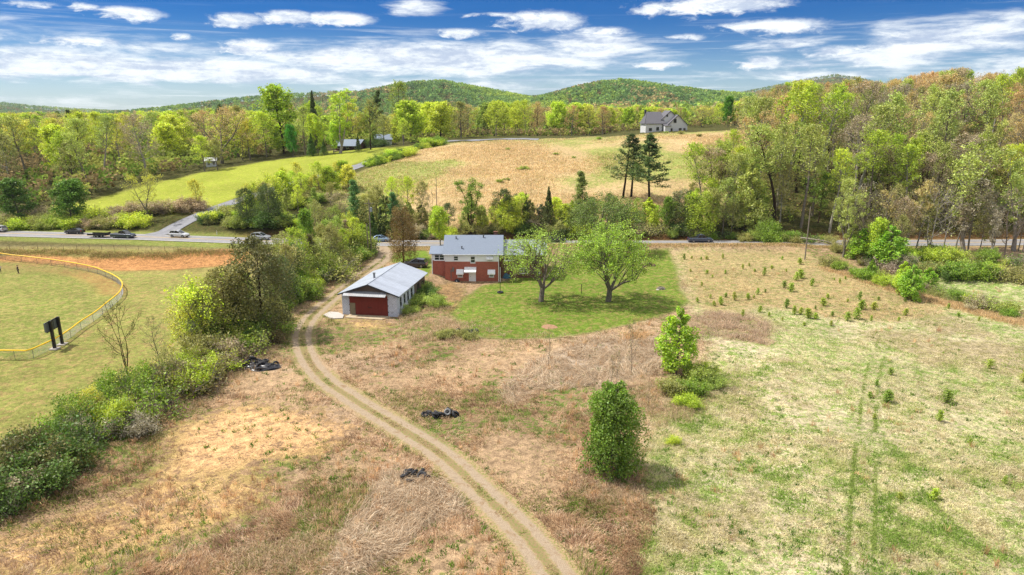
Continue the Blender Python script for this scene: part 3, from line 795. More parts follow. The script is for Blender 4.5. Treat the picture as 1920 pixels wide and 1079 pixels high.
def bush(name, seed, H, W, nn=2600, ls=.26, stems=11, jit=.2, sparse=False):
    rg = np.random.default_rng(seed); wd = Wood(); tips = []
    for i in range(stems):
        az = rg.uniform(0, 6.28); rr0 = rg.uniform(0, W * .35); an = R(rg.uniform(8, 62))
        p, r = grow((math.cos(az) * rr0, math.sin(az) * rr0, -.15), (math.cos(az) * math.sin(an), math.sin(az) * math.sin(an), math.cos(an)), H * rg.uniform(.6, 1.02), .035, .01, 5, .12, .05, rg); wd.tube(p, r, 4)
        for j in range(7):
            b, d = along(p, min(.99, .2 + .8 * (j + rg.uniform()) / 7))
            d3 = d / np.linalg.norm(d) * .5 + perp(d, rg.uniform(0, 6.28))
            p2, r2 = grow(b, d3, W * .42 * rg.uniform(.5, 1.1), .014, .006, 3, .18, .05, rg); wd.tube(p2, r2, 3)
            tips.append(np.concatenate([p2, (p2[:-1] + p2[1:]) / 2]))
    cl = [rg.uniform(.65, 1.35) for _ in tips]
    T = np.concatenate(tips); ci = np.repeat(cl, [len(x) for x in tips]); ix = rg.integers(0, len(T), nn)
    pos = T[ix] + rg.normal(0, jit, (nn, 3)); pos[:, 2] = np.maximum(pos[:, 2], .03)
    proto(name, max(H * .9, np.percentile(pos[:, 2], 99.5)), wd, pos, ls, rg, ci[ix])

# full fresh-leaved trees
for s in range(3): broadleaf('full', 10 + s, 15, cb=.16, W=.30, n1=34, n2=7, n3=4, nleaf=9500, ls=.46, jit=.34, env='round', r0=.26)
# thin spring foliage, limbs showing
for s in range(3): broadleaf('airy', 20 + s, 17, cb=.28, W=.27, n1=28, n2=6, n3=4, nleaf=3900, ls=.36, jit=.26, env='round', r0=.24)
# tall stems with leaves only up high
for s in range(4): broadleaf('poplar', 30 + s, 25, cb=.50, W=.19, n1=26, n2=6, n3=4, nleaf=2800, ls=.40, jit=.30, env='oval', r0=.36, ang=(30, 62))
for s in range(2): broadleaf('multi', 40 + s, 20, cb=.34, W=.18, n1=34, n2=5, n3=4, nleaf=4600, ls=.36, jit=.28, env='top', leaders=3, lead_ang=14, r0=.32)
# budding oaks
for s in range(3): broadleaf('bud', 50 + s, 19, cb=.28, W=.30, n1=30, n2=7, n3=5, nleaf=4000, ls=.27, jit=.22, env='round', leaders=1 if s else 3, lead_ang=24, fork=.25, r0=.33)
# old yard trees, wide and low
def dome(name, seed, H, W, fork, r0, nb, nleaf, ls, stems, low=.30):
    """old open-grown tree: limbs arch from a short trunk out to a rounded canopy"""
    rg = np.random.default_rng(seed); wd = Wood(); tips = []; wt = []
    p, r = grow((0, 0, -.3), (rg.normal(0, .05), 0, 1), H * fork + .3, r0 * 1.15, r0 * .95, 5, .04, .02, rg); wd.tube(p, r, 9); top = p[-1]
    limbs = []
    for i in range(stems):
        a = i * 6.283 / stems + rg.normal(0, .3); an = R(rg.uniform(16, 52))
        q, s_ = grow(top - np.array([0, 0, .2]), (math.cos(a)*math.sin(an), math.sin(a)*math.sin(an), math.cos(an)), H * (1-fork) * rg.uniform(.42, .55), r0 * rg.uniform(.5, .68), r0 * .2, 6, .10, .03, rg); wd.tube(q, s_, 7); limbs.append(q)
    c = np.array([0, 0, H * .56])
    for i in range(nb):
        u = (i + .5) / nb; zc = 1 - u * (1 + low); az = i * 2.39996 + rg.normal(0, .2); rr_ = math.sqrt(max(0, 1 - zc*zc)); k = rg.uniform(.80, 1.04)
        tgt = c + np.array([math.cos(az)*rr_*W, math.sin(az)*rr_*W, zc * H * .44 if zc > 0 else zc * H * .5]) * k
        q = min(limbs, key=lambda l: np.linalg.norm(l[-1] - tgt) + rg.uniform(0, 1)); b = q[rg.integers(2, len(q))]
        m_ = (b + tgt) / 2 + np.array([0, 0, rg.uniform(.06, .14) * H * (1 if zc > -.1 else .6)]) + rg.normal(0, .15, 3)
        tt = np.linspace(0, 1, 8)[:, None]; pb = (1-tt)**2*b + 2*tt*(1-tt)*m_ + tt**2*tgt
        wd.tube(pb, np.linspace(.075, .014, 8), 5)
        for j in range(9):
            t2 = .38 + .62 * (j + rg.uniform()) / 9; b2, d2 = along(pb, min(t2, .99)); dv = d2 / np.linalg.norm(d2)
            p2, r2 = grow(b2, dv * .6 + perp(d2, rg.uniform(0, 6.28)) * rg.uniform(.5, 1.1) + np.array([0, 0, .15]), H * .11 * rg.uniform(.6, 1.3), .018, .007, 3, .2, .03, rg); wd.tube(p2, r2, 3)
            for k2 in range(3):
                b3, d3 = along(p2, rg.uniform(.3, .99)); p3, r3 = grow(b3, d3 / np.linalg.norm(d3) * .5 + perp(d3, rg.uniform(0, 6.28)), H * .055 * rg.uniform(.6, 1.3), .01, .005, 2, .2, .0, rg)
                if k2 == 0: wd.tube(p3, r3, 3)
                tips.append(np.concatenate([p3, (p3[1:] + p3[:-1]) / 2])); wt.append(rg.uniform(.6, 1.35))
    T_ = np.concatenate(tips); ci = np.repeat(wt, [len(x) for x in tips]); ix = rg.integers(0, len(T_), nleaf)
    pos = T_[ix] + rg.normal(0, .17, (nleaf, 3)); proto(name, float(np.percentile(pos[:, 2], 99)), wd, pos, ls, rg, ci[ix])
dome('spread', 60, 10, 5.0, .17, .34, 62, 17500, .19, 6)
dome('spread', 61, 9.6, 4.6, .20, .30, 50, 9000, .17, 4)
for s in range(2): broadleaf('bare', 70 + s, 9, cb=.22, W=.34, n1=20, n2=6, n3=4, nleaf=380, ls=.16, jit=.15, env='round', r0=.11, leaders=1 + s * 2, lead_ang=22, fork=.1)
for s in range(2): broadleaf('thinleaf', 80 + s, 8, cb=.2, W=.36, n1=22, n2=6, n3=4, nleaf=2400, ls=.22, jit=.22, env='round', r0=.11, leaders=2 + s, lead_ang=24, fork=.08)
for s in range(2): pine('pine', 90 + s, 20, cb=.30 + .05 * s, W=.22, stems=2 - s, nn=6800)
pine('white_pine', 95, 14, cb=.08, W=.26, whorls=16, per=6, nn=9000, ls=.45, irregular=.2, jit=.28)
for s in range(2): conic('cedar', 100 + s, 10, W=.24, nn=7600, ls=.30, cb=.03 + .1 * s, lobes=46)
for s in range(2): conic('old_cedar', 106 + s, 10, W=.40, nn=11000, ls=.26, cb=.10, lobes=44, shape='egg', lob=.42)
conic('spruce', 105, 20, W=.17, nn=7000, ls=.6, lobes=60)
rgp = np.random.default_rng(5)
conic('pear', 110, 8.0, W=.35, nn=26000, ls=.20, r0=.12, shape='egg', cb=.08, lobes=80, aspect=.66, lob=.38, rough=.42)
for s in range(2): conic('young', 112 + s, 6.0, W=.29, nn=7600, ls=.21, r0=.08, shape='egg2', cb=.09, lobes=48, aspect=.62, lob=.38, rough=.40)
for s in range(4): bush('bush', 120 + s, 2.6, 2.0 + .3 * (s % 2), nn=8500, ls=.13 + .012 * s, stems=17)
for s in range(2): bush('twiggy', 130 + s, 2.4, 1.9, nn=900, ls=.16, stems=18)
for s in range(3):
    rg = np.random.default_rng(140 + s); wd = Wood()
    p, r = grow((0, 0, -.05), (0, 0, 1), 1.05, .022, .008, 5, .04, .05, rg); wd.tube(p, r, 5); pos = []
    for i in range(16 + 5 * s):
        b, d = along(p, .12 + .86 * i / (16 + 5 * s)); az = i * 2.4; Lb = .42 * (1.05 - .75 * i / (16 + 5 * s))
        p2, r2 = grow(b, (math.cos(az), math.sin(az), .75), Lb, .008, .004, 3, .06, .12, rg); wd.tube(p2, r2, 3)
        pos.append(p2[rg.integers(0, 4, 26)] + rg.normal(0, .045, (26, 3)))
    proto('sapling', 1.1, wd, np.concatenate(pos), .15, rg, None, .1, .35)

GREENS = dict(fresh=(166,184,54), lime=(184,196,62), green=(122,148,50), mid=(146,160,70), deep=(84,110,46), olive=(150,148,84), sage=(160,170,86), yellow=(194,190,78), bud=(184,164,108), rust=(188,158,104), brown=(162,146,118), grey=(156,146,126), dark=(84,98,54), pine=(98,114,64), cedar=(112,104,64))
BARKS = dict(grey=(150,140,126), pale=(186,178,164), dark=(72,60,48), brown=(104,84,64))
PKIND = {'full':'broadleaf_tree','airy':'spring_tree','poplar':'tall_tree','multi':'tall_tree','bud':'budding_tree','spread':'spreading_tree','bare':'bare_tree','thinleaf':'young_tree','pine':'pine_tree','white_pine':'pine_tree','cedar':'cedar_tree','old_cedar':'cedar_tree','spruce':'spruce_tree','pear':'leafy_tree','young':'leafy_tree','bush':'shrub','twiggy':'shrub','sapling':'pine_sapling'}
PLACED = []
def jitter(c, a=.07):
    k = random.uniform(1 - a * 1.7, 1 + a * 1.7)
    return tuple(max(.004, x * k * random.uniform(1 - a * .6, 1 + a * .6)) for x in c[:3]) + (1,)
KLEAF = 1.35
def tree(kind, x, y, H, color, label=None, group=None, wide=1., bark='grey', rz=None, var=None, name=None, cat=None, sink=.12):
    lst = PROTO[kind]; Hn, tm, cm = lst[(random.randrange(len(lst)) if var is None else var) % len(lst)]
    s = H / Hn
    nm = name or PKIND[kind]
    if nm == 'shrub': nm = {'meadow brush':'bramble','road brush':'bramble','left roadside':'bush','junction bank':'bush','far roadside':'bush','side road hedge':'bush','hill field':'bush'}.get(group, nm)
    small = nm in ('shrub', 'bush', 'bramble', 'pine_sapling')
    e = empty(nm, (x, y, hz(x, y) - sink * min(1, s)), random.uniform(0, 6.28) if rz is None else rz, label, cat or (nm if nm in ('shrub', 'bush', 'bramble') else 'sapling' if nm == 'pine_sapling' else 'tree'), group)
    e.scale = (s * wide, s * wide, s)
    t = link('stem' if small else 'trunk', tm, e); t.color = jitter(C(*BARKS[bark], .6))
    c = link('foliage' if small else 'crown', cm, e); c.color = jitter(C(*(GREENS[color] if isinstance(color, str) else color), KLEAF))
    PLACED.append((e, nm, x, y, H)); return e
for lst in PROTO.values():
    for (_h, tm, cm) in lst: tm.materials.append(BARK); cm.materials.append(LEAF)

def T(kind, px, py, top, color, label, Y=None, **kw):
    """a tree whose foot shows at (px, py), or stands at depth Y in column px, and whose tip shows at row top"""
    if Y is None:
        p = P(px, py); x, y = p[0], p[1]
    else: x, y = at_depth(px, Y), Y
    H = z_at(top, y) - hz(x, y)
    return tree(kind, x, y, max(H, .5), color, label, **kw)
# ------------------------------------------------------------------ hand-placed trees
T('pear',1146,884,722,(102,130,44),'dense egg-shaped green tree alone in the dry foreground grass', wide=.90)
T('young',1268,702,578,(138,166,48),'slender bright green tree at the lower lawn corner, shrubs at its foot', var=0, wide=1.12)
T('spread',1140,566,418,(146,172,62),'wide umbrella-crowned old tree on the lawn, right of the other', var=0, bark='grey', wide=1.0)
T('spread',1014,566,430,(146,170,68),'smaller old yard tree on the lawn in front of the house wing', var=1, bark='grey', wide=1.1)
T('spread',1136,474,366,(112,132,60),'umbrella-crowned tree at the far lawn edge beside the road', var=0, bark='grey', rz=2.2, wide=1.25)
T('old_cedar',757,492,388,(120,98,58),'brown-green cedar between the drive and the brick house', var=0, bark='dark', wide=.82)
T('full',826,462,386,'fresh','round bright green tree behind the left end of the brick house', var=1, wide=.95)
T('multi',882,440,328,'green','forked tree with fresh leaves behind the brick house roof', var=0, bark='dark', wide=1.5)
T('old_cedar',492,628,442,(96,94,54),'large ragged cedar in the hedgerow beside the drive', var=1, bark='dark', wide=1.0)
T('old_cedar',430,640,500,(124,122,66),'smaller olive cedar in the hedgerow left of the large cedar', var=0, bark='dark', wide=1.2)
T('bare',240,706,552,'olive','bare branching tree at the hedgerow edge near the scoreboard', var=1, bark='dark', wide=.9)
T('bare',300,690,590,'olive','low grey leafless tree in the hedgerow between bare and thin-leaved trees', var=0, bark='grey')
T('thinleaf',386,662,512,'lime','thin-leaved tree leaning over the ball park side of the hedgerow', var=0, bark='grey')
T('thinleaf',345,672,560,'yellow','small yellow-leaved tree on the ball park side of the hedgerow', var=1, bark='grey')
T('full',577,502,388,'green','bright leafy tree standing above the hedgerow beside the drive', var=2, wide=.62)
for a in ((540,530,436,'olive','old_cedar'),(612,500,418,'olive','airy'),(636,492,402,'mid','airy'),(662,482,405,'lime','airy'),(684,476,418,'fresh','airy'),(604,520,440,'sage','thinleaf'),(566,545,455,'olive','thinleaf')):
    T(a[4],a[0],a[1],a[2],a[3],None,group='hedgerow')
rg = random.Random(61)
for i in range(32):
    y = 82 + i * 2.1; x = float(hedge_x(y)) + rg.uniform(-5.6, -.6) - (1.2 if 92 < y < 132 else 0)
    kd = rg.choice(['old_cedar','airy','thinleaf','thinleaf','bare','airy','white_pine'])
    tree(kd, x, y, rg.uniform(5, 9) if kd != 'airy' else rg.uniform(7, 11), rg.choice(['olive','mid','deep','cedar','olive','dark','fresh','brown']), None, 'hedgerow', wide=rg.uniform(.75, 1.15), bark=rg.choice(['grey','dark','pale']))
for i in range(7):
    y = 60 + i * 3.6; tree(rg.choice(['bare','thinleaf','bare']), float(hedge_x(y)) + rg.uniform(-3.5, 0), y, rg.uniform(3.5, 6), rg.choice(['olive','yellow']), None, 'hedgerow', bark='grey')
# far side of the road, left
T('full',38,418,331,'deep','round dark green tree at the road, leftmost of a pair', var=0, wide=1.45)
T('full',135,418,334,(88,122,42),'round dark green tree at the road, right one of a pair', var=1, wide=1.5)
T('bud',277,415,316,'yellow','spreading budding tree at the pasture corner by the side road', var=0, wide=1.1)
T('airy',372,392,334,'yellow','lone yellow-green tree on the pasture edge by the side road', var=1, wide=1.2)
T('old_cedar',506,425,345,'dark','dark cedar right of the side road mouth', var=0, wide=.9)
T('old_cedar',465,424,352,'dark','dark cedar nearest the side road mouth', var=1, wide=.9)
T('white_pine',672,436,335,(96,132,70),'soft grey-green pine beyond the road, behind the utility pole')
T('white_pine',742,442,358,(88,126,72),'grey-green pine beyond the road behind the brown cedar')
T('white_pine',1092,422,318,(118,130,64),'bushy olive pine at the foot of the tan hill field')
T('cedar',1028,434,350,(96,108,56),'narrow cedar at the foot of the tan hill field', var=1, wide=.85)
T('cedar',986,434,362,'dark','dark cedar at the roadside bank behind the wing', var=0, wide=.9)
T('cedar',1054,430,382,'dark','short dark cedar at the roadside bank by the narrow cedar', var=0)
T('pine',1168,372,250,(84,100,54),'tall twin-stemmed pine on the tan hill field', var=0, bark='dark', rz=.2, wide=1.45)
T('pine',1217,398,250,(84,102,56),'tall single-stemmed pine on the hill field edge', var=1, bark='dark', wide=1.4)
T('full',1247,432,366,'green','compact bright green tree on the bank below the pines', var=2, wide=.75)
T('young',1400,436,306,'sage','pale green conical tree at the wood edge above the road', var=1, wide=.9)
T('full',1640,494,405,'fresh','bright green leafy tree in the brush right of the meadow', var=0, wide=1.0)
for px, py, tp, w_, lb in ((1612,488,428,1.5,'broad bright green sapling tree left of the tall leafy tree by the meadow'),(1664,500,424,1.5,'broad bright green sapling tree right of the tall leafy tree by the meadow'),(1706,562,498,1.3,'young green tree at the meadow edge, rightmost of three'),(1738,545,502,1.4,'low green tree in the brush beyond the meadow edge')):
    T('young',px,py,tp,(134,168,50),lb,var=0,wide=w_)
T('young',1690,552,490,'fresh','young bright green tree at the meadow edge', var=0)
T('young',1632,526,486,'green','small bright green tree between meadow and brush', var=1)
T('multi',1690,476,330,'bud','pale-stemmed leaning tree in front of the right-hand road', var=1, bark='pale', wide=1.2)
T('multi',1806,472,262,'sage','tall pale-stemmed tree on the near side of the right-hand road', var=0, bark='pale', wide=1.3)
T('multi',1900,470,272,'sage','tall pale-stemmed tree at the right edge by the road', var=1, bark='pale', wide=1.2)
T('poplar',1590,466,330,'sage','slim pale tree at the roadside wood edge', var=1, bark='pale')
rg = random.Random(33)
for i in range(16):
    px = 1580 + i * 23 + rg.uniform(-8, 8); T(rg.choice(['bare','multi','airy','poplar','bare']), px, rg.uniform(466, 486), rg.uniform(330, 400), rg.choice(['olive','sage','brown','grey']), None, group='road brush', bark=rg.choice(['pale','grey']))
for i, (px, tp, Y_, cl, kd) in enumerate(((1398,196,214,'fresh','poplar'),(1425,176,206,'sage','poplar'),(1452,160,212,'fresh','poplar'),(1478,150,204,'fresh','poplar'),(1506,146,210,'lime','poplar'),(1534,152,205,'fresh','poplar'),(1562,166,214,'sage','poplar'),(1606,150,212,'brown','bud'),(1650,190,206,'sage','poplar'),(1750,210,204,'sage','poplar'),(1850,220,206,'sage','multi'),(1370,240,214,'lime','airy'),(1345,290,208,'lime','airy'))):
    T(kd, px, 0, tp, cl, None, Y=Y_, group='right wood', wide=1.15, bark='pale' if i % 2 else 'grey')
rg = random.Random(51)
for i in range(34):
    px = 700 + i * 18.5 + rg.uniform(-8, 8); T(rg.choice(['airy','full','young','airy','old_cedar']), px, rg.uniform(418, 438), rg.uniform(350, 392), rg.choice(['lime','fresh','mid','olive','lime','olive','dark','sage']), None, group='far roadside', wide=1.3)
# tall trees above the pasture
T('full',533,0,155,'fresh','tallest bright green tree above the pasture', Y=302, var=0, wide=1.15, bark='dark')
T('airy',573,0,196,'sage','pale green tree left of the dark spruce above the pasture', Y=290, var=0)
T('spruce',592,0,171,'dark','dark pointed spruce above the pasture', Y=312)
T('full',597,0,212,'lime','lime tree standing in front of the dark spruce', Y=286, var=1, wide=.9)
T('airy',500,0,206,'lime','lime tree left of the tallest bright green tree', Y=292, var=0, wide=1.2)
T('airy',470,0,222,'yellow','yellowish tree at the pasture edge left of the lime tree', Y=284, var=2, wide=1.2)
T('multi',638,0,163,'fresh','tall open bright green tree in front of the porch house', Y=283, var=0, wide=1.5, bark='pale')
T('bud',695,0,182,'olive','brown-budding tree right of the porch house', Y=286, var=1, bark='dark')
T('pine',705,0,168,'dark','dark pine top behind the brown-budding tree', Y=335, var=1)
T('poplar',757,0,149,'mid','tall mid-green tree at the right end above the pasture', Y=335, var=0, wide=1.3)
T('full',550,0,232,(78,140,40),'rounded vivid green tree at the pasture edge', Y=286, var=1, wide=.8)
T('cedar',585,0,250,'deep','low dark evergreen at the pasture edge below the spruce', Y=282, var=0, wide=1.2)
T('cedar',608,0,262,'deep','low dark evergreen beside the porch house', Y=281, var=1, wide=1.3)
T('airy',757,0,220,'lime','drooping pale lime tree at the head of the side road', Y=296, var=2, wide=1.2)
T('airy',447,0,195,'olive','olive tree rising over the woods left of the pasture head', Y=300, var=1)
T('full',1365,0,178,(84,132,36),'dense green tree on the crest right of the hilltop house', Y=312, var=2, wide=.8)
T('airy',720,0,214,'olive','pale olive tree in front of the half-hidden white house', Y=300, var=1, wide=1.3)
T('bush',705,0,258,'deep','dark bush in front of the half-hidden white house', Y=298, var=1, wide=1.5)
T('full',626,0,226,'fresh','bright tree at the left corner of the porch house', Y=284, var=2, wide=.9)
T('full',742,0,236,'lime','lime tree right of the half-hidden white house', Y=304, var=0, wide=.9)
T('full',700,0,232,'mid','leafy tree hiding the left of the white house', Y=302, var=1, wide=.8)
T('cedar',672,0,252,'dark','small dark cedar at the right corner of the porch house', Y=288, var=0)
T('airy',384,0,252,'lime','yellow-green tree left of the small white building', Y=258, var=0, wide=1.3)
T('airy',408,0,258,'olive','olive tree right of the small white building', Y=258, var=2, wide=1.3)
# bare young stems in the dry grass
for px, py, tp, lb in ((1184,700,596,'tallest leafless sapling in the flattened straw by the slender tree'),(1156,722,655,'leafless sapling behind the egg-shaped tree, right of its twin'),(1146,724,662,'leafless sapling behind the egg-shaped tree, left of its twin'),(1216,768,715,'leafless sapling between the egg-shaped tree and the shrubs'),(1028,692,610,'leafless sapling in dry grass below the round mulch patch')):
    T('bare',px,py,tp,'olive',lb,var=0,wide=.5,bark='grey')

# ------------------------------------------------------------------ scattered woods
def sky_at(tab, px): return np.interp(px, [a for a, b in tab], [b for a, b in tab])
SKY_R = [(1250,300),(1300,268),(1330,232),(1360,205),(1400,186),(1440,160),(1480,152),(1540,152),(1600,142),(1650,152),(1700,138),(1760,132),(1800,122),(1850,126),(1900,124),(2100,120)]
SKY_L = [(-400,208),(0,208),(60,210),(110,205),(150,200),(200,213),(260,207),(320,207),(360,200),(400,192),(440,198),(500,192),(540,190),(600,188),(700,182),(790,186),(850,182),(900,188),(960,184),(1040,189),(1100,192),(1160,200),(1200,196),(1260,203),(1330,196),(1400,186),(1600,180)]
def scatter(poly, n, mind, mix, skytab, group, hr=(.72, 1.0), lowfac=None, seed=1, hmin=8, hmax=30, wide=(.95, 1.3)):
    rg = random.Random(seed); poly = np.array([p[:2] for p in poly]); lo, hi_ = poly.min(0), poly.max(0); pts = []
    tries = 0; kinds = [m[0] for m in mix]; wts = [m[2] for m in mix]
    while len(pts) < n and tries < n * 60:
        tries += 1
        x = rg.uniform(lo[0], hi_[0]); y = lo[1] + (hi_[1] - lo[1]) * rg.random() ** 1.15
        if poly_sd(np.array([x]), np.array([y]), poly)[0] < 0: continue
        if any((x-a)**2 + (y-b)**2 < (mind * (1 + .0 * y)) ** 2 for a, b in pts): continue
        pxx, _ = pix(x, y, hz(x, y) + 12)
        if pxx < -70 or pxx > 1990: continue
        if any((x-e[2])**2 + (y-e[3])**2 < 9 for e in PLACED): continue
        if any((x-a)**2 + (y-b)**2 < r*r for a, b, r in CLEAR): continue
        zs = z_at(sky_at(skytab, pxx), y); cap = zs - hz(x, y)
        i = rg.choices(range(len(mix)), wts)[0]; kd, colr = mix[i][0], mix[i][1]
        Hd = rg.uniform(*mix[i][3]); H = min(Hd, cap * rg.uniform(.93, 1.02))
        if H < hmin * .6: continue
        pts.append((x, y)); tree(kd, x, y, H, colr, None, group, bark=rg.choice(['grey', 'grey', 'pale', 'pale', 'brown', 'dark']), wide=rg.uniform(*wide))
CLEAR = [(at_depth(652,296),296,9),(at_depth(712,318),318,8),(at_depth(396,268),268,6),(at_depth(1250,300),300,17),(at_depth(1580,300),300,4)]
RF = [(46,169),(60,190),(76,228),(88,272),(100,310),(112,335),(300,335),(310,169)]
scatter([(44,168.5),(58,184),(270,186),(250,168.5)], 46, 3.6, [('poplar','sage',4,(17,26)),('poplar','fresh',2,(16,24)),('multi','mid',2,(14,22)),('airy','olive',3,(10,17)),('bud','brown',1.5,(14,20)),('airy','green',1.2,(8,14)),('bare','olive',1.5,(7,12)),('poplar','lime',1.2,(14,22))], SKY_R, 'right wood', seed=3)
scatter(RF, 112, 5.6, [('poplar','fresh',2.2,(20,28)),('poplar','sage',3.4,(20,28)),('bud','bud',3.4,(17,24)),('bud','brown',3.0,(16,23)),('airy','olive',2.4,(14,20)),('airy','lime',.6,(12,20)),('multi','sage',1.8,(17,24)),('bud','rust',2,(17,24)),('bud','grey',1.6,(16,22)),('pine','pine',.3,(16,22))], SKY_R, 'right wood', seed=4)
# upper right crest is brown with buds
scatter([(at_depth(1560,285),285),(at_depth(1990,285),285),(at_depth(1990,345),345),(at_depth(1500,345),345)], 40, 5.5, [('bud','bud',4,(20,28)),('bud','rust',3,(20,28)),('airy','olive',1,(18,24)),('poplar','sage',.8,(22,28))], SKY_R, 'right wood', seed=14)
LW = [(at_depth(-60,205),205)] + [p for p in PP([(60,396),(150,380),(200,364),(290,338),(400,314),(520,294),(640,274),(750,268)])] + [(-58,345),(-40,420),(-90,640),(-520,640),(-230,205)]
scatter(LW, 275, 5.4, [('full','fresh',3,(15,24)),('full','lime',3,(14,23)),('airy','lime',3.4,(15,24)),('airy','yellow',1.6,(15,23)),('airy','olive',1.6,(15,24)),('bud','bud',1.8,(15,24)),('bud','brown',.9,(15,24)),('airy','fresh',2,(15,25)),('full','mid',.8,(15,23)),('pine','pine',.8,(17,26)),('poplar','sage',1.2,(19,26)),('bud','rust',.6,(15,23))], SKY_L, 'left wood', seed=5, wide=(1.1, 1.5))
BL = [(at_depth(765,304),304),(at_depth(900,316),316),(at_depth(1000,322),322),(at_depth(1110,326),326),(at_depth(1210,338),338),(at_depth(1300,326),326),(at_depth(1400,322),322),(150,470),(-60,470)]
scatter(BL, 96, 5.8, [('full','lime',3,(17,22)),('full','fresh',2.6,(17,22)),('airy','lime',3,(17,23)),('bud','bud',2.6,(16,22)),('bud','yellow',2,(16,22)),('bud','rust',1.3,(16,22)),('airy','olive',1.4,(17,22)),('full','mid',.7,(16,21))], SKY_L, 'crest wood', seed=6, wide=(1.1, 1.5))

# ------------------------------------------------------------------ shrubs
def shrubs(lst, cols, group, hr, spread=0, kinds=('bush',), seed=1, wide=(.95, 1.4)):
    rg = random.Random(seed)
    for (px, py) in lst:
        p = P(px, py); x, y = p[0] + rg.gauss(0, spread), p[1] + rg.gauss(0, spread)
        tree(rg.choice(kinds), x, y, rg.uniform(*hr), rg.choice(cols), None, group, wide=rg.uniform(*wide))
def row(a, b, n, wob=0, seed=0):
    rg = random.Random(seed); return [(a[0] + (b[0]-a[0]) * (i + .5) / n + rg.uniform(-wob, wob), a[1] + (b[1]-a[1]) * (i + .5) / n + rg.uniform(-wob*.4, wob*.4)) for i in range(n)]
# hedgerow between ball park and drive
rg = random.Random(42)
ys = np.linspace(45, 150, 66)
for i, y in enumerate(ys):
    for k in range(3 if y < 100 else 2 if y < 125 else 1):
        wd_ = np.interp(y, [45, 70, 90, 150], [3.2, 4.0, 3.4, 2.6])
        x = float(hedge_x(y)) + rg.uniform(-wd_ - (1.2 if y > 92 else 0), wd_ * (.75 if y < 92 else .1)); yy = y + rg.uniform(-1, 1)
        big_ = rg.random()
        Hh = rg.uniform(1.6, 3.2) if big_ < .7 else rg.uniform(3.0, 4.4)
        if y > 118: Hh *= 1.35
        if y < 62: Hh *= .9
        cl = rg.choice(['olive','deep','cedar','brown','deep','grey','green'] if y < 62 else ['mid','fresh','green','olive','cedar','green','deep','brown'] if y < 92 else ['fresh','mid','olive','green','deep','olive','mid'])
        tree('twiggy' if rg.random() < .38 else 'bush', x, yy, Hh, cl, None, 'hedgerow', wide=rg.uniform(.8, 1.35))
shrubs([(1308,716),(1330,704),(1285,762),(1300,740),(1266,738),(1340,726)], ['green','fresh','olive','mid'], 'slender tree foot', (1.2,2.3), 0, seed=3)
shrubs([(1262,832)], ['lime'], 'meadow bush', (.8,.9), 0, seed=4)
shrubs([(792,552),(800,560),(786,572),(802,540),(815,575),(770,588)], ['fresh','mid','olive','deep'], 'garage side', (1.2,2.4), .2, seed=5)
shrubs([(865,632),(850,628),(880,634),(840,632)], ['olive','mid'], 'lawn corner', (.8,1.5), .2, ('twiggy','bush'), seed=6)
# right-hand brush and gully
shrubs(row((1545,494),(1700,548),17,7,1) + row((1700,540),(1890,592),18,7,2), ['olive','mid','fresh','green','brown','mid'], 'meadow brush', (1.2,2.6), .6, ('bush','bush','twiggy'), seed=7)
shrubs(row((1570,476),(1930,500),26,10,3) + row((1620,500),(1930,530),20,9,4), ['olive','mid','green','olive','deep','grey','fresh'], 'road brush', (1.6,3.4), .8, ('bush','bush','twiggy'), seed=8)
# roadside, left
shrubs(row((-20,428),(270,424),24,5,5), ['olive','mid','lime','olive','brown','fresh'], 'left roadside', (2.0,3.8), .6, seed=9, wide=(1.2,1.8))
shrubs(row((-20,414),(260,404),12,6,6) + row((250,404),(360,396),8,5,7), ['lime','olive','sage','brown'], 'left roadside', (2.2,4.2), .6, ('bush','bush','twiggy'), seed=10, wide=(1.2,1.8))
# side road junction
shrubs(row((392,418),(440,410),7,4,8) + row((440,424),(560,424),14,6,9) + row((430,400),(600,380),14,6,10), ['fresh','mid','olive','lime','deep'], 'junction bank', (1.8,4.0), .6, seed=11, wide=(1.1,1.6))
for a in ((470,408,362,'fresh','full'),(540,405,352,'sage','white_pine'),(560,398,345,'lime','airy'),(590,410,350,'mid','white_pine'),(600,372,300,'lime','airy'),(560,360,302,'yellow','airy'),(530,372,312,'lime','airy'),(620,395,340,'olive','airy'),(640,425,352,'brown','bud'),(705,430,345,'olive','airy'),(720,440,380,'mid','airy'),(738,395,330,'lime','airy'),(765,405,328,'lime','airy'),(790,410,338,'olive','airy'),(812,425,352,'brown','bare'),(700,450,395,'deep','cedar'),(715,448,388,'dark','cedar'),(590,440,372,'olive','thinleaf'),(625,440,380,'mid','thinleaf'),(655,446,392,'lime','thinleaf')):
    T(a[4],a[0],a[1],a[2],a[3],None,group='far roadside')
rg = random.Random(21)
for i in range(20):
    px = 470 + i * 10 + rg.uniform(-6, 6); T(rg.choice(['airy','airy','full','thinleaf']), px, 392 - (px-470) * .20 + rg.uniform(-6, 10), 338 - (px-470) * .16 + rg.uniform(-12, 14), rg.choice(['lime','yellow','lime','olive','fresh']), None, group='far roadside', wide=1.25)
shrubs(row((690,312),(770,290),9,4,11) + row((770,284),(830,270),9,3,12) + row((715,300),(745,293),4,3,13), ['fresh','mid','lime','deep','green'], 'side road hedge', (1.6,3.6), .5, seed=12, wide=(1.1,1.6))
